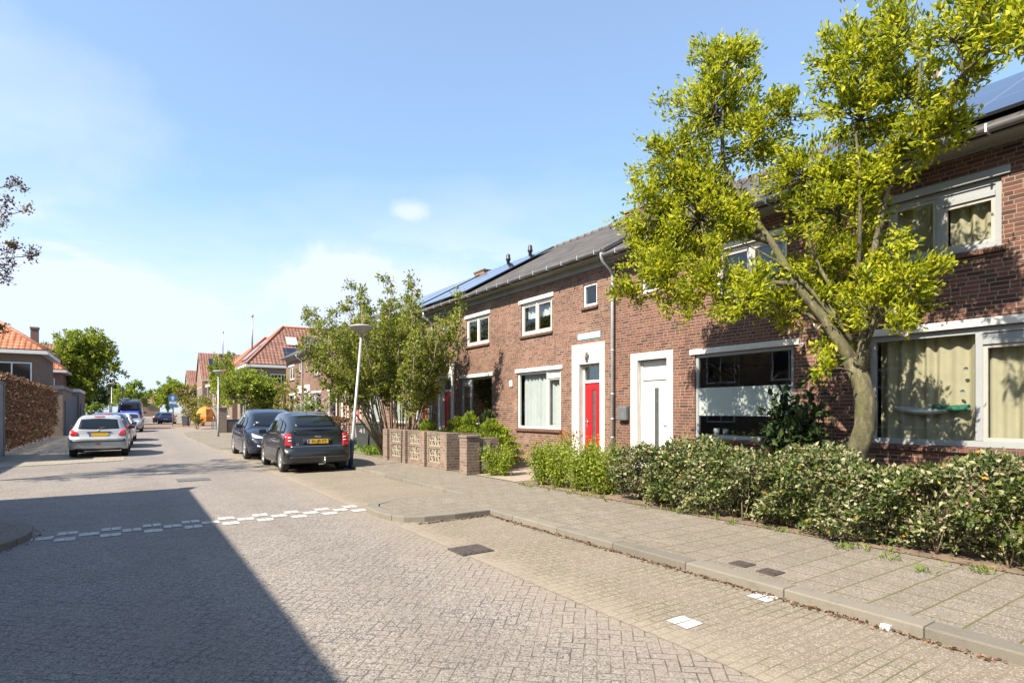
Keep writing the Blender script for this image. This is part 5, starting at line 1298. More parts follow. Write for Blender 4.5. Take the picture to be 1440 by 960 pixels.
roundtree('street_tree', 'rounded green tree right of the dark blue van in the distance', 5.7, 112., 7.6, 3.4, 1300, 'lf_bright', .32, 5, 4.6, 16, 'distant street trees', rz=3.2)
roundtree('street_tree', 'lower green tree beside the distant rounded tree', 8.6, 104., 6.2, 2.6, 700, 'lf_yellow', .28, 5, 3.6, 12, 'distant street trees', rz=2.7)
roundtree('street_tree', 'small tree peeping out right of the big left tree', -.9, 118., 6.2, 2.3, 500, 'lf_bright', .3, 5, 3.9, 10, 'distant street trees', rz=2.4)
roundtree('street_tree', 'dark tree low behind the left lamp posts', -4.2, 98., 5.5, 2.4, 600, 'lf_dark', .3, 5, 3., 10, 'distant street trees', rz=2.5)
roundtree('street_tree', 'broad green tree at the far end of the street left of centre', 1.2, 150., 8.5, 4.2, 900, 'lf_green', .4, 5, 5., 12, 'distant street trees', rz=3.4)
roundtree('street_tree', 'farthest rounded tree on the right of the street end', 9.5, 165., 9.0, 4.5, 900, 'lf_green', .42, 5, 5.2, 12, 'distant street trees', rz=3.6)
roundtree('street_tree', 'dark green tree between the left lamps and the van', -2.6, 128., 7., 3.4, 700, 'lf_dark', .36, 5, 4., 12, 'distant street trees', rz=3.)
shrub('garden_hedge_bush', 'rough green bush in front of the facades right of the parking sign', (7.4, 82., 1.9), (1.5, 2.6, 1.8), 500, 5, 'lf_bright', .17)
shrub('garden_hedge_bush', 'yellow-green bush hanging over the pavement behind the distant bin', (6.6, 68.2, 1.7), (1.1, 1.8, 1.6), 420, 5, 'lf_yellow', .15)
# bronze-leaved tree whose twigs enter from the left edge and shade the road
bt = (-4.7, 16.6, 0.); tr = [([(-4.7, 16.6, -.05), (-4.7, 16.6, 1.5), (-4.65, 16.6, 3.0), (-4.6, 16.65, 5.2), (-4.6, 16.6, 7.)], .13, .03)]; bb = []
for (x, y, z, r_) in [(-1.8, 16.3, 4.95, .26), (-2.05, 16.35, 4.7, .26), (-1.95, 16.5, 5.95, .30), (-1.98, 16.4, 6.5, .2), (-2.2, 16.2, 5.5, .25), (-2.25, 16.0, 3.2, .2), (-2.15, 16.2, 4.95, .32), (-2.35, 16.6, 4.55, .38), (-2.5, 16.9, 5.95, .42), (-2.55, 16.5, 6.25, .3), (-2.75, 16.2, 5.2, .4), (-2.9, 17.3, 4.5, .5), (-2.75, 15.2, 6.9, .45), (-3.6, 15.0, 6.4, .7), (-3.5, 17.8, 6.2, .8), (-4.6, 15.5, 5.2, .8), (-4.6, 18.2, 5.2, .8), (-4.6, 16.6, 7.1, .8), (-3.5, 18.3, 4.4, .7), (-5.6, 16.6, 5.6, .9), (-3.3, 16.7, 3.3, .45), (-3.1, 19.2, 5.3, .55), (-3.3, 15.6, 4.2, .5), (-2.6, 18.4, 5.6, .45), (-2.9, 17.6, 3.5, .35), (-4.4, 16.2, 3.6, .7), (-4.2, 17.4, 4.4, .8), (-4.4, 15.6, 6.2, .8), (-5.2, 17.6, 6.4, .8), (-5.4, 16., 4.2, .8), (-3.9, 17., 2.7, .5), (-3.9, 18.9, 6.6, .6)]:
    bb.append((x, y, z, (r_, r_, r_ * .8)))
    tr.append((bend((-4.65, 16.6, max(2.2, z - 1.4)), (x, y, z), .06, 5), .028, .008))
crown_tree('bronze_tree', 'sparse bronze-leaved tree reaching in from the left edge', 'tree', bt, bb, tr, 'lf_brown', .06, 2000, 5, .14, 'bark', width=.6, spray=8)

# grass tufts, weeds and litter
def tufts(name, label, spots, mat, size, per, z):
    P_, A_ = [], []
    for (x, y, r_, k) in spots:
        q = np.stack([nr.normal(x, r_, k * per), nr.normal(y, r_, k * per), np.full(k * per, z)], 1); P_.append(q); a = unit(k * per); a[:, 2] = np.abs(a[:, 2]) + .7; A_.append(a)
    o = leaves(name, np.concatenate(P_), np.concatenate(A_), size, mat, None, .14, jit=.5)
    return tag(o, label, 'weeds', None, 'stuff')
sp2 = [(6.55 + rng.uniform(-.15, .12), rng.uniform(1.4, 9.3), .04, rng.randint(2, 7)) for _ in range(26)]
sp2 += [(6.35, 3.05, .05, 16), (6.25, 2.55, .05, 10), (6.45, 1.9, .06, 14), (6.6, 3.9, .05, 10), (6.05, 2.2, .04, 8), (6.62, 5.6, .05, 8)]
tufts('weeds', 'grass tufts and weeds growing in the pavement joints by the hedge', sp2, M['lf_green'], .07, 2, PZ)
sp3 = [(rng.uniform(6.75, 9.3), rng.uniform(18., 27.), .12, 10) for _ in range(70)]
tufts('grass', 'rough grass in the open front garden behind the lamp post', sp3, M['lf_green'], .16, 4, PZ + .01)
sp4 = [(rng.uniform(7.7, 9.6), rng.uniform(1., 9.), .1, 6) for _ in range(40)]
tufts('ground_cover', 'low ground cover in the nearest front garden', sp4, M['lf_green'], .13, 4, PZ + .01)
lit = [(4.47 - abs(nr.normal(0, .035)), y) for y in nr.uniform(1.2, 7.2, 1500)]
lit += [(x, 7.18 - abs(nr.normal(0, .035))) for x in nr.uniform(3.3, 4.5, 300)]
lit += [(6.68 + nr.normal(0, .06), y) for y in nr.uniform(1.2, 9.5, 420)]
lit += [(-2.65 + 1.72 * math.cos(a) + abs(nr.normal(0, .03)), 9.15 + 1.72 * math.sin(a)) for a in nr.uniform(-1.3, .9, 140)]
lp = np.array([(x, y, (.012 if x < 4.6 else PZ + .008)) for x, y in lit]); la = unit(len(lp)); la[:, 2] = nr.uniform(-.05, .25, len(lp))
tag(leaves('leaf_litter', lp, la, .024, M['lf_litter'], None, .6, fold=.2, jit=.7), 'dry brown leaves gathered in the gutter along the kerb', 'leaf litter', None, 'stuff')
m = MB(); m.prism([(0, 0), (.05, .005), (.06, .025), (.02, .03)], 'y', -.03, .03); cup = m.build('paper_scrap', M['white']); cup.location = (4.44, 1.86, .006); tag(cup, 'small white scrap of paper in the gutter by the kerb', 'litter')

# ------------------------------------------------------------------ cars
def interp(keys, y):
    """keys: rows (y, zb, w, zbelt, wt, ztop); monotone cubic-ish interpolation"""
    if y <= keys[0][0]: return keys[0][1:]
    for a, b in zip(keys, keys[1:]):
        if y <= b[0]:
            t = (y - a[0]) / (b[0] - a[0]); return tuple(p + (q - p) * t for p, q in zip(a[1:], b[1:]))
    return keys[-1][1:]
def body_mesh(keys, axles, ra, zw=.62):
    ys = set(k[0] for k in keys); y0, y1 = keys[0][0], keys[-1][0]
    n = 64
    for i in range(n + 1): ys.add(round(y0 + (y1 - y0) * i / n, 4))
    for a in axles:
        for i in range(-10, 11): ys.add(round(a + ra * math.sin(PI / 2 * i / 10), 4))
    ys = sorted(ys); ys = [y for i, y in enumerate(ys) if i == 0 or y - ys[i - 1] > .006]
    rows = []
    for y in ys:
        zb, w_, zbelt, wt, zt = interp(keys, y)
        ar = zb
        for a in axles:
            d = abs(y - a)
            if d < ra: ar = max(ar, .30 + math.sqrt(ra * ra - d * d) - .0)
        zwa = min(zw, zbelt - .08); s2 = max(zb + .10, ar); zwa = max(zwa, s2 + .03); zsh = max(zbelt, zwa + .05); ztt = max(zt, zsh + .02)
        gh = ztt - zsh; zr = zsh + gh * .80 if gh > .12 else zsh + gh * .5
        wt_ = min(wt, w_ - .01)
        half = [(0., zb), (w_ - .26, max(zb, ar - .0)), (w_ - .03, max(zb + .02, ar - .015) if ar > zb + .12 else zb + .015), (w_ - .005, s2), (w_, (s2 + zwa) / 2), (w_, zwa), (w_ - .012, (zwa + zsh) / 2), (w_ - .035, zsh),
                (w_ - .05 + (wt_ - w_ + .05) * .5, zsh + (zr - zsh) * .5), (wt_, zr), (wt_ - .055, zr + (ztt - zr) * .62), (wt_ - .15, zr + (ztt - zr) * .88), (wt_ * .5, ztt - .006), (0., ztt)]
        rows.append([(x, y, z) for x, z in half])
    return rows, ys
def loft(root, name, rows, mats, dark_j=2):
    nj = len(rows[0]); V = []; F = []; MI = []
    for r in rows:
        V += [Vector(p) for p in r]; 
    nv = len(V)
    for r in rows: V += [Vector((-p[0], p[1], p[2])) for p in r]
    for i in range(len(rows) - 1):
        for j in range(nj - 1):
            a, b, c, d = i * nj + j, (i + 1) * nj + j, (i + 1) * nj + j + 1, i * nj + j + 1
            F.append((a, b, c, d)); MI.append(1 if j < dark_j else 0)
            F.append((nv + d, nv + c, nv + b, nv + a)); MI.append(1 if j < dark_j else 0)
    for i in (0, len(rows) - 1):
        q = list(range(i * nj, i * nj + nj)); q2 = [nv + k for k in q]
        for j in range(nj - 1): F.append((q[j], q[j + 1], q2[j + 1], q2[j])); MI.append(0)
    me = bpy.data.meshes.new(name); me.from_pydata([tuple(v) for v in V], [], F)
    for m_ in mats: me.materials.append(m_)
    me.polygons.foreach_set('material_index', MI); me.polygons.foreach_set('use_smooth', [True] * len(F))
    import bmesh
    bm = bmesh.new(); bm.from_mesh(me); bmesh.ops.remove_doubles(bm, verts=bm.verts, dist=2e-4); bmesh.ops.recalc_face_normals(bm, faces=bm.faces)
    for e in bm.edges:
        if len(e.link_faces) == 2 and e.calc_face_angle(0) > R(38): e.smooth = False
    bm.to_mesh(me); tree = BVHTree.FromBMesh(bm); bm.free()
    o = bpy.data.objects.new(name, me); COL.objects.link(o); o.parent = root
    return o, tree
def patch(name, tree, dirn, lo, hi, mat, parent, nu=10, nvv=4, off=.006, mirror=False, thick=True):
    """skin a patch on the body: lo, hi = polylines in the plane seen along dirn ('rear','front','side','top')"""
    def pl(P, t):
        k = t * (len(P) - 1); i = min(int(k), len(P) - 2); f = k - i; return P[i][0] + (P[i + 1][0] - P[i][0]) * f, P[i][1] + (P[i + 1][1] - P[i][1]) * f
    out = []
    for sgn in ((1, -1) if mirror else (1,)):
        m = MB(); G_ = []
        for v in range(nvv + 1):
            row = []
            for u in range(nu + 1):
                a = pl(lo, u / nu); b = pl(hi, u / nu); p, q = a[0] + (b[0] - a[0]) * v / nvv, a[1] + (b[1] - a[1]) * v / nvv
                if dirn == 'rear': o_, d = Vector((p * sgn, -5, q)), Vector((0, 1, 0))
                elif dirn == 'front': o_, d = Vector((p * sgn, 5, q)), Vector((0, -1, 0))
                elif dirn == 'side': o_, d = Vector((sgn * 3, p, q)), Vector((-sgn, 0, 0))
                else: o_, d = Vector((p * sgn, q, 4)), Vector((0, 0, -1))
                h, nrm, _, _ = tree.ray_cast(o_, d)
                if h is None: row.append(None); continue
                if nrm.dot(d) > 0: nrm = -nrm
                row.append((h + nrm * off * .6 - d * off * .6))
            G_.append(row)
        for v in range(nvv):
            for u in range(nu):
                q = [G_[v][u], G_[v][u + 1], G_[v + 1][u + 1], G_[v + 1][u]]
                if all(x is not None for x in q): m.face(q, 0, None, True)
        if m.f:
            ob = m.build(name, M[mat], parent, weld=True); out.append(ob)
            if thick:
                md = ob.modifiers.new('Solidify', 'SOLIDIFY'); md.thickness = off * .9; md.offset = -1 if False else 0
    return out
wheel_cache = {}
def wheel(root, x, y, r, side, w_=.2, spokes=7, rimmat='rim'):
    key = (round(r, 3), side, spokes, rimmat)
    if key not in wheel_cache:
        t = MB(); t.lathe((0, 0, 0), [(r * .66, w_ / 2 * .9), (r * .9, w_ / 2), (r * .98, w_ / 2 * .8), (r, w_ / 2 * .4), (r, -w_ / 2 * .4), (r * .98, -w_ / 2 * .8), (r * .9, -w_ / 2), (r * .66, -w_ / 2 * .9)], 28, axis='x')
        rm = MB(); s = side
        rm.lathe((0, 0, 0), [(r * .67, s * w_ * .42), (r * .64, s * w_ * .45), (r * .58, s * w_ * .30), (r * .56, s * w_ * .05), (.02, s * w_ * .02)], 28, axis='x')
        for k in range(spokes):
            a = 2 * PI * k / spokes; Mx = Matrix.Rotation(a, 4, 'X') @ Matrix.Translation((s * w_ * .30, 0, r * .33)); rm.obox(Mx, .03, r * .15, r * .58)
        rm.lathe((0, 0, 0), [(r * .16, s * w_ * .28), (r * .15, s * w_ * .40), (.001, s * w_ * .42)], 14, axis='x')
        to = t.build('wheel', M['tyre']); ro = rm.build('rim', M[rimmat])
        wheel_cache[key] = (to.data, ro.data); bpy.data.objects.remove(to); bpy.data.objects.remove(ro)
    td, rd = wheel_cache[key]
    w0 = bpy.data.objects.new('wheel', td); COL.objects.link(w0); w0.parent = root; w0.location = (x, y, r)
    ri = bpy.data.objects.new('rim', rd); COL.objects.link(ri); ri.parent = w0
def plate(root, tree, y_dir, z, txt, w_=.52, h=.11):
    o_, d = Vector((0, y_dir * 5, z)), Vector((0, -y_dir, 0)); h_, n_, _, _ = tree.ray_cast(o_, d); y = h_.y
    m = MB(); s = y_dir
    m.box(-w_ / 2, w_ / 2, min(y + s * .012, y + s * .03), max(y + s * .012, y + s * .03), z - h / 2, z + h / 2); p = m.build('number_plate', M['plate'], root)
    e = MB(); yy = y + s * .0315; x0 = -w_ / 2 if s < 0 else w_ / 2 - .05; e.box(x0, x0 + .05, min(yy, yy - s * .001), max(yy, yy - s * .001), z - h / 2, z + h / 2); e.build('blue_strip', M['euroblue'], p)
    Mx = Matrix.Translation((.025 * (1 if s < 0 else -1), y + s * .033, z)) @ (Matrix.Rotation(R(90), 4, 'X') if s < 0 else Matrix.Rotation(R(180), 4, 'Z') @ Matrix.Rotation(R(90), 4, 'X'))
    if txt: text('plate_number', txt, .105, Mx, M['platetext'], p, .0008)
    return p
def mirrors(root, x, y, z, mat):
    for s in (-1, 1):
        m = MB(); Mx = Matrix.Translation((s * (x + .10), y, z + .03)); m.obox(Mx, .19, .10, .13); m.obox(Matrix.Translation((s * (x + .0), y + .02, z - .01)), .08, .05, .04)
        m.build('wing_mirror', M[mat], root, bevel=.03, weld=True)
def strip(name, tree, y_dir, xs, z0, z1, mat, root, off=.02):
    return patch(name, tree, 'rear' if y_dir < 0 else 'front', [(-xs, z0), (xs, z0)], [(-xs, z1), (xs, z1)], mat, root, 16, 1, off)
def handle_side(root, tree, y, z):
    for s in (-1, 1):
        h, n_, _, _ = tree.ray_cast(Vector((s * 3, y, z)), Vector((-s, 0, 0)))
        if h is None: continue
        m = MB(); m.obox(Matrix.Translation((h.x + s * .012, y, z)), .03, .2, .03); m.build('door_handle', M['black'], root, bevel=.008)
def seams(root, tree, lines, mat='under'):
    for (ya, za, yb, zb) in lines:
        n = 8
        for s in (-1, 1):
            m = MB(); prev = None; d = Vector((0, yb - ya, zb - za)).normalized(); sd = Vector((0, -d.z, d.y)) * .004
            for i in range(n + 1):
                y, z = ya + (yb - ya) * i / n, za + (zb - za) * i / n
                h, n_, _, _ = tree.ray_cast(Vector((s * 3, y, z)), Vector((-s, 0, 0)))
                if h is None: prev = None; continue
                q = (h + Vector((s * .0022, 0, 0)) - sd, h + Vector((s * .0022, 0, 0)) + sd)
                if prev: m.face([prev[0], prev[1], q[1], q[0]])
                prev = q
            if m.f: m.build('door_seam', M[mat], root)

def start_car(label, loc, rotz, keys, axles, r, paintm, group, wtrack, name='parked_car', cat='car', ra=None, spokes=7):
    root = thing(name, label, cat, loc, group, rotz)
    rows, ys = body_mesh(keys, axles, ra or r + .05)
    body, tree = loft(root, 'body', rows, [M[paintm], M['under']])
    for a in axles:
        for s in (-1, 1): wheel(root, s * (wtrack - .10), a, r, s, spokes=spokes)
    return root, body, tree

G_CAR = 'cars parked along the street'
# 1. black compact hatchback (rear towards us)
A2K = [(-1.915, .27, .66, .50, .60, .56), (-1.90, .25, .745, .52, .66, .60), (-1.85, .24, .80, .56, .68, .645), (-1.80, .24, .82, .60, .70, .67), (-1.775, .23, .825, .66, .68, .70),
       (-1.76, .23, .828, .80, .665, .87), (-1.745, .23, .83, .86, .65, .98), (-1.72, .23, .832, .90, .635, 1.085), (-1.55, .22, .835, .91, .62, 1.20), (-1.3, .21, .836, .92, .60, 1.335), (-1.0, .20, .837, .92, .59, 1.445), (-.6, .19, .837, .92, .60, 1.525), (-.1, .19, .837, .915, .605, 1.553), (.3, .19, .837, .905, .60, 1.53), (.65, .19, .836, .895, .60, 1.43), (1.0, .20, .832, .88, .62, 1.19), (1.22, .20, .825, .86, .66, 1.02), (1.5, .21, .80, .80, .66, .89), (1.72, .22, .76, .72, .62, .79), (1.86, .25, .68, .62, .54, .68), (1.915, .32, .58, .52, .46, .56)]
def car_a2(loc, rotz):
    root, body, T = start_car('black compact hatchback with yellow rear plate parked beside the leaning lamp post', loc, rotz, A2K, (-1.25, 1.15), .30, 'p_black', G_CAR, .82, spokes=9)
    patch('rear_window', T, 'top', [(-.50, -1.60), (0, -1.63), (.50, -1.60)], [(-.46, -.95), (0, -.93), (.46, -.95)], 'carglass', root, 12, 8, .008)
    patch('lower_rear_window', T, 'rear', [(-.56, .955), (0, .945), (.56, .955)], [(-.58, 1.06), (0, 1.065), (.58, 1.06)], 'carglass', root, 14, 3, .010)
    m = MB(); pts = [(x, -1.74 + .10 * (abs(x) / .62) ** 2, 1.088 - .015 * abs(x)) for x in [-.62 + 1.24 * i / 12 for i in range(13)]]; m.tube(pts, .017, 8); m.build('spoiler_lip', M['p_black'], root)
    for s in (1,):
        patch('tail_light', T, 'rear', [(.615, .67), (.735, .67), (.80, .70)], [(.635, .985), (.73, .985), (.775, .96)], 'redlamp', root, 6, 8, .016, True)
        patch('reversing_lamp', T, 'rear', [(.64, .80), (.72, .80)], [(.64, .825), (.72, .825)], 'clearlamp', root, 3, 1, .024, True)
        patch('reversing_lamp', T, 'rear', [(.64, .875), (.72, .875)], [(.64, .90), (.72, .90)], 'clearlamp', root, 3, 1, .024, True)
    patch('side_window', T, 'side', [(-1.02, .97), (-.3, .955), (.42, .945)], [(-.78, 1.30), (-.3, 1.38), (.30, 1.36)], 'carglass', root, 12, 5, .006, True)
    patch('side_window', T, 'side', [(-1.38, 1.0), (-1.08, .98)], [(-1.18, 1.20), (-.86, 1.30)], 'carglass', root, 5, 4, .006, True)
    patch('side_window', T, 'side', [(.47, .945), (1.0, .935)], [(.35, 1.35), (.62, 1.22)], 'carglass', root, 5, 4, .006, True)
    patch('windscreen', T, 'top', [(-.56, 1.12), (0, 1.2), (.56, 1.12)], [(-.52, .58), (0, .55), (.52, .58)], 'carglass', root, 10, 6, .008)
    strip('bumper_strip', T, -1, .68, .655, .668, 'steel', root, .012)
    strip('number_plate_recess', T, -1, .36, .715, .855, 'under', root, .008)
    strip('bumper_seam', T, -1, .70, .40, .408, 'trim', root, .008)
    plate(root, T, -1, .79, '41-JP-TT')
    h, n_, _, _ = T.ray_cast(Vector((0, -5, .90)), Vector((0, 1, 0))); em = MB()
    for k in range(4):
        x = (k - 1.5) * .033
        em.tube([(x + .021 * math.cos(2 * PI * i / 16), h.y - .012, .905 + .021 * math.sin(2 * PI * i / 16)) for i in range(17)], .0035, 6, cap=False)
    em.build('ring_emblem', M['chrome'], root)
    h2, n_, _, _ = T.ray_cast(Vector((-.5, -5, .72)), Vector((0, 1, 0)))
    text('model_badge', 'A2', .07, Matrix.Translation((-.50, h2.y - .010, .72)) @ Matrix.Rotation(R(90), 4, 'X'), M['chrome'], root, .002)
    m = MB(); m.tube([(.12, -1.80, .24), (.12, -1.99, .24), (.12, -2.02, .28), (.12, -2.02, .36)], .017, 10); m.lathe((.12, -2.02, .36), [(.012, 0), (.025, .012), (.025, .03), (.01, .045)], 12, capt=True); m.build('tow_hook', M['steel'], root)
    m = MB(); m.box(-.02, .10, -1.95, -1.90, .21, .235); m.build('tow_socket', M['steel'], root)
    mirrors(root, .80, .72, .95, 'p_black'); handle_side(root, T, .0, .84); handle_side(root, T, -.85, .85)
    seams(root, T, [(-.34, .30, -.34, .93), (.52, .32, .46, .92)])
    m = MB(); m.tube([(0, -.55, 1.525), (0, -.75, 1.66)], [.008, .003], 6); m.build('aerial', M['black'], root)
    return root
car_a2((4.06, 16.55, 0), R(-1.0))
# 2. dark crossover facing us
TK = [(-2.375, .45, .70, .70, .60, .78), (-2.33, .36, .82, .80, .66, .95), (-2.25, .30, .88, .90, .68, 1.06), (-2.0, .26, .92, .98, .66, 1.16), (-1.5, .23, .945, 1.02, .66, 1.38), (-1.0, .21, .955, 1.02, .66, 1.54), (-.4, .20, .958, 1.0, .67, 1.615), (.1, .20, .958, .98, .67, 1.62), (.5, .20, .955, .97, .67, 1.54), (.9, .20, .95, .965, .68, 1.37), (1.3, .20, .945, .95, .72, 1.12), (1.48, .20, .94, .93, .76, 1.02), (1.8, .20, .925, .87, .76, .945), (2.05, .21, .89, .78, .72, .87), (2.22, .23, .82, .68, .64, .77), (2.32, .28, .72, .58, .56, .66), (2.375, .36, .60, .50, .46, .54)]
def car_t(loc, rotz):
    root, body, T = start_car('blue-black crossover facing the camera behind the black hatchback', loc, rotz, TK, (-1.45, 1.44), .36, 'p_navy', G_CAR, .95, spokes=10)
    patch('windscreen', T, 'top', [(-.68, 1.36), (0, 1.44), (.68, 1.36)], [(-.60, .56), (0, .48), (.60, .56)], 'carglass', root, 14, 8, .008)
    patch('side_window', T, 'side', [(.08, 1.03), (1.05, 1.01)], [(.05, 1.44), (.62, 1.33)], 'carglass', root, 8, 5, .006, True)
    patch('side_window', T, 'side', [(-1.0, 1.06), (.02, 1.03)], [(-.80, 1.42), (-.01, 1.45)], 'carglass', root, 8, 5, .006, True)
    patch('side_window', T, 'side', [(-1.6, 1.09), (-1.05, 1.065)], [(-1.25, 1.27), (-.86, 1.40)], 'carglass', root, 5, 4, .006, True)
    patch('headlight', T, 'front', [(.50, .685), (.70, .70), (.80, .745)], [(.52, .735), (.70, .80), (.79, .845)], 'clearlamp', root, 8, 4, .012, True)
    patch('lower_grille', T, 'front', [(-.5, .27), (.5, .27)], [(-.55, .40), (.55, .40)], 'under', root, 10, 3, .010)
    patch('fog_lamp', T, 'front', [(.58, .42), (.68, .44)], [(.60, .47), (.68, .49)], 'clearlamp', root, 3, 2, .010, True)
    h, _, _, _ = T.ray_cast(Vector((0, 5, .66)), Vector((0, -1, 0)))
    m = MB(); m.prism([(-.05, .69), (.05, .69), (.012, .66), (0, .58), (-.012, .66)], 'y', h.y + .006, h.y + .014); m.build('emblem', M['chrome'], root)
    st_ = MB(); hh, nn, _, _ = T.ray_cast(Vector((-.5, 1.2, 4)), Vector((0, 0, -1))); 
    patch('windscreen_sticker', T, 'top', [(.46, 1.25), (.56, 1.25)], [(.46, 1.19), (.56, 1.19)], 'greyframe', root, 2, 1, .012)
    mirrors(root, .93, .95, 1.03, 'p_navy'); seams(root, T, [(.04, .3, .03, 1.0), (1.1, .42, 1.02, .98), (-1.0, .55, -1.02, 1.02)]); handle_side(root, T, .2, .90); handle_side(root, T, -.8, .92)
    return root
car_t((4.12, 21.5, 0), R(180 - 1.5))
# 3. silver small hatchback, rear towards us
PK = [(-1.92, .30, .62, .50, .54, .56), (-1.90, .27, .72, .52, .60, .62), (-1.85, .26, .78, .56, .64, .66), (-1.80, .27, .80, .62, .66, .70), (-1.76, .25, .812, .72, .66, .80), (-1.73, .24, .816, .82, .655, .90), (-1.70, .23, .818, .87, .645, .96), (-1.58, .22, .822, .885, .62, 1.13), (-1.42, .21, .825, .89, .60, 1.31), (-1.30, .21, .826, .895, .59, 1.375), (-.9, .20, .826, .90, .59, 1.42), (-.3, .19, .826, .895, .595, 1.432), (.15, .19, .826, .885, .595, 1.40), (.5, .19, .825, .875, .60, 1.29), (.85, .20, .822, .86, .63, 1.07), (1.05, .20, .815, .84, .66, .965), (1.4, .21, .79, .77, .66, .87), (1.7, .23, .73, .67, .60, .75), (1.85, .26, .65, .58, .52, .63), (1.91, .34, .55, .50, .44, .54)]
def small_hatch(label, loc, rotz, paintm, platetxt='', badge=True, group=G_CAR, keys=PK, sy=1., sz=1., sx=1.):
    k2 = [(k[0] * sy, k[1], k[2] * sx, k[3] * sz, k[4] * sx, k[5] * sz) for k in keys]
    root, body, T = start_car(label, loc, rotz, k2, (-1.21 * sy, 1.22 * sy), .30, paintm, group, .82 * sx, spokes=7)
    def S(P): return [(a * sx, b * sz) for a, b in P]
    def L(P): return [(a * sy, b * sz) for a, b in P]
    patch('rear_window', T, 'rear', S([(-.56, .965), (0, .95), (.56, .965)]), S([(-.50, 1.27), (0, 1.305), (.50, 1.27)]), 'carglass', root, 14, 7, .010)
    patch('tail_light', T, 'rear', S([(.55, .745), (.68, .735), (.76, .755)]), S([(.56, .83), (.68, .91), (.745, .945)]), 'redlamp', root, 7, 5, .014, True)
    strip('bumper_strip', T, -1, .74 * sx, .525, .615, 'trim', root, .02)
    strip('tailgate_handle', T, -1, .34 * sx, .835 * sz, .865 * sz, 'trim', root, .02)
    patch('brake_light', T, 'top', [(-.14, -1.36 * sy), (.14, -1.36 * sy)], [(-.14, -1.31 * sy), (.14, -1.31 * sy)], 'redlamp', root, 4, 1, .012)
    patch('fog_light', T, 'rear', [(-.09, .455), (0, .44), (.09, .455)], [(-.09, .475), (0, .49), (.09, .475)], 'redlamp', root, 4, 1, .012)
    plate(root, T, -1, .765 * sz, platetxt)
    patch('side_window', T, 'side', L([(-.40, .93), (.62, .915)]), L([(-.36, 1.29), (.26, 1.27)]), 'carglass', root, 8, 5, .006, True)
    patch('side_window', T, 'side', L([(-1.28, .96), (-.46, .935)]), L([(-1.05, 1.25), (-.42, 1.29)]), 'carglass', root, 8, 5, .006, True)
    patch('windscreen', T, 'top', [(-.56 * sx, .92 * sy), (0, 1.0 * sy), (.56 * sx, .92 * sy)], [(-.51 * sx, .32 * sy), (0, .27 * sy), (.51 * sx, .32 * sy)], 'carglass', root, 10, 6, .008)
    patch('headlight', T, 'front', S([(.40, .60), (.60, .60)]), S([(.42, .69), (.60, .72)]), 'clearlamp', root, 5, 3, .010, True)
    m = MB(); h, _, _, _ = T.ray_cast(Vector((.02, -5, .985 * sz)), Vector((0, 1, 0))); m.tube([(.02, h.y - .02, .985 * sz), (.20, h.y - .02 + .0, 1.0 * sz), (.42 * sx, h.y + .02, .985 * sz)], .012, 6); m.build('rear_wiper', M['black'], root)
    m = MB(); m.tube([(-.42 * sx, -1.94 * sy, .27), (-.42 * sx, -1.75 * sy, .29)], .028, 10); m.build('exhaust', M['black'], root)
    if badge:
        h, _, _, _ = T.ray_cast(Vector((0, -5, .895 * sz)), Vector((0, 1, 0))); m = MB(); m.lathe((0, h.y - .008, .895 * sz), [(.035, 0), (.03, -.008), (.001, -.01)], 12, axis='y'); m.build('badge', M['chrome'], root)
    mirrors(root, .78 * sx, .60 * sy, .93 * sz, 'black' if badge else paintm); handle_side(root, T, -.25 * sy, .80 * sz); seams(root, T, [(-.42 * sy, .3, -.42 * sy, .9), (.66 * sy, .35, .6 * sy, .88)])
    return root
small_hatch('silver small hatchback seen from behind, first of the cars on the left', (-.74, 25.45, 0), R(-1.5), 'p_silver', '')
small_hatch('dark blue hatchback whose roof shows just above the silver hatchback', (-.62, 30.6, 0), R(-2), 'p_blue', '', False, sz=1.05)
small_hatch('white hatchback peeping out right of the silver hatchback', (-.42, 36.9, 0), R(-2), 'p_white', '', False)
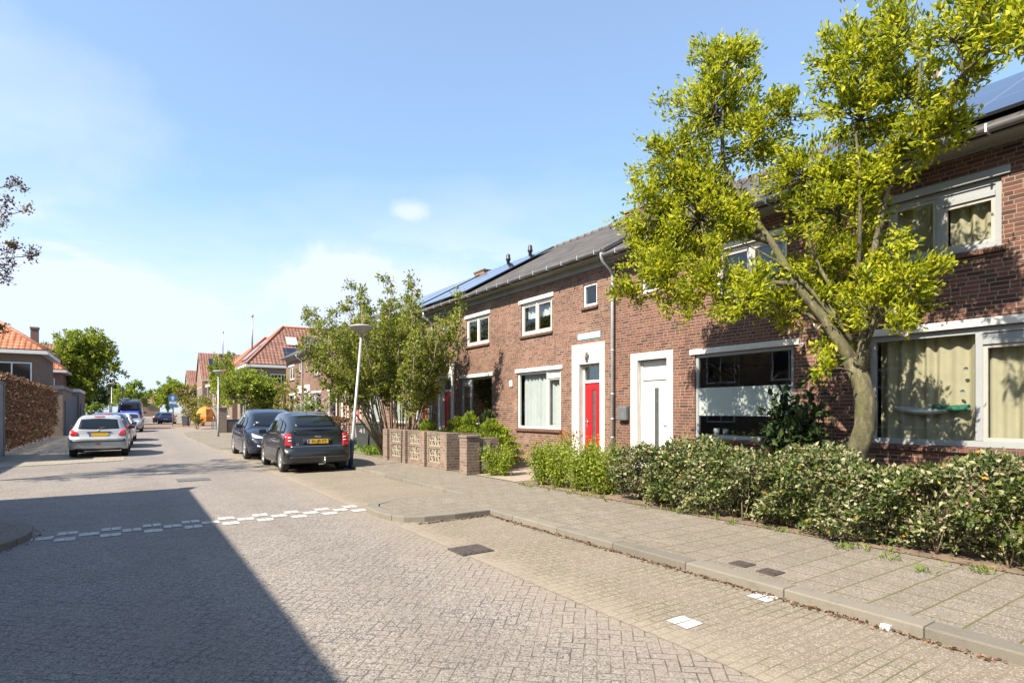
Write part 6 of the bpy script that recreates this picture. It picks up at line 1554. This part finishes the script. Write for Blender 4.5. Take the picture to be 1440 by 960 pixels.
# saloon facing us
def saloon(label, loc, rotz, paintm, rear=False):
    SK = [(-2.15, .38, .66, .60, .56, .66), (-2.1, .30, .78, .72, .64, .84), (-2.0, .26, .83, .84, .68, .96), (-1.6, .22, .86, .90, .66, 1.0), (-1.45, .21, .865, .91, .64, 1.06), (-1.0, .2, .87, .92, .60, 1.32), (-.6, .2, .87, .92, .60, 1.42), (0, .2, .87, .91, .61, 1.445), (.35, .2, .868, .90, .61, 1.38), (.9, .2, .862, .88, .64, 1.08), (1.1, .2, .855, .86, .68, .97), (1.6, .21, .83, .78, .68, .87), (1.9, .23, .77, .67, .62, .75), (2.06, .27, .68, .58, .54, .63), (2.15, .36, .57, .5, .45, .53)]
    root, body, T = start_car(label, loc, rotz, SK, (-1.3, 1.3), .31, paintm, G_CAR, .86)
    patch('windscreen', T, 'top', [(-.6, .98), (0, 1.06), (.6, .98)], [(-.53, .46), (0, .40), (.53, .46)], 'carglass', root, 10, 6, .008)
    patch('rear_window', T, 'top', [(-.56, -1.42), (0, -1.46), (.56, -1.42)], [(-.50, -.92), (0, -.88), (.50, -.92)], 'carglass', root, 10, 6, .008)
    patch('side_window', T, 'side', [(-.2, .945), (.72, .93)], [(-.18, 1.30), (.38, 1.27)], 'carglass', root, 8, 4, .006, True)
    patch('side_window', T, 'side', [(-1.15, .955), (-.26, .945)], [(-.85, 1.27), (-.24, 1.30)], 'carglass', root, 8, 4, .006, True)
    patch('headlight', T, 'front', [(.38, .60), (.62, .61)], [(.42, .69), (.64, .73)], 'clearlamp', root, 5, 3, .010, True)
    patch('grille', T, 'front', [(-.28, .56), (.28, .56)], [(-.32, .66), (.32, .66)], 'under', root, 6, 2, .010)
    patch('lower_grille', T, 'front', [(-.45, .30), (.45, .30)], [(-.48, .42), (.48, .42)], 'under', root, 6, 2, .010)
    patch('tail_light', T, 'rear', [(.48, .70), (.72, .70)], [(.48, .82), (.70, .84)], 'redlamp', root, 5, 3, .012, True)
    plate(root, T, 1, .48, ''); plate(root, T, -1, .62, '')
    mirrors(root, .83, .72, .96, paintm); seams(root, T, [(-.22, .3, -.22, .92)])
    return root
saloon('grey saloon car facing the camera in front of the dark blue van', (.16, 52.3, 0), R(180 - 2), 'p_grey')
saloon('dark blue saloon parked beyond the blue parking sign', (4.15, 82.3, 0), R(-8), 'p_blue')
saloon('black saloon parked beyond the dark blue saloon in the distance', (3.9, 90.5, 0), R(-8), 'p_black')
# van
def van(label, loc, rotz):
    VK = [(-2.5, .40, .84, .95, .76, 2.30), (-2.44, .32, .93, .98, .80, 2.42), (-2.2, .28, .96, 1.0, .82, 2.46), (0, .25, .97, 1.0, .82, 2.48), (1.0, .25, .97, 1.0, .82, 2.46), (1.3, .25, .968, 1.0, .80, 2.36), (1.75, .25, .96, .99, .78, 1.70), (1.95, .26, .95, .97, .78, 1.36), (2.2, .28, .92, .92, .76, 1.20), (2.4, .30, .84, .84, .70, 1.02), (2.5, .38, .70, .66, .58, .80)]
    root, body, T = start_car(label, loc, rotz, VK, (-1.5, 1.55), .34, 'p_van', None, .95, 'parked_van', 'van')
    patch('rear_window', T, 'rear', [(-.70, 1.62), (.70, 1.62)], [(-.64, 2.25), (.64, 2.25)], 'carglass', root, 8, 4, .012)
    patch('blue_panel', T, 'rear', [(-.74, 1.05), (.74, 1.05)], [(-.70, 1.58), (.70, 1.58)], 'vanblue', root, 8, 3, .010)
    patch('windscreen', T, 'front', [(-.68, 1.38), (.68, 1.38)], [(-.62, 2.2), (.62, 2.2)], 'carglass', root, 8, 4, .010)
    patch('side_window', T, 'side', [(.6, 1.3), (1.6, 1.3)], [(.6, 1.95), (1.25, 1.95)], 'carglass', root, 6, 4, .006, True)
    patch('tail_light', T, 'rear', [(.74, .8), (.82, .8)], [(.74, 1.15), (.82, 1.15)], 'redlamp', root, 3, 4, .012, True)
    plate(root, T, -1, .62, '')
    m = MB()
    for y in (-1.8, -.6, .6): m.box(-.78, .78, y - .03, y + .03, 2.52, 2.57)
    for x in (-.74, .74): m.box(x - .03, x + .03, -2.1, .9, 2.572, 2.62)
    m.box(-.5, -.1, -1.9, .4, 2.60, 2.72); m.build('roof_rack', M['greyframe'], root); mirrors(root, .95, 1.5, 1.4, 'black')
    return root
M['vanblue'] = paint('paint_bright_blue', (.02, .04, .40), .0, .35)
van('dark blue van with bright blue panel and loaded roof rack on the left', (.30, 61.0, 0), R(-2))
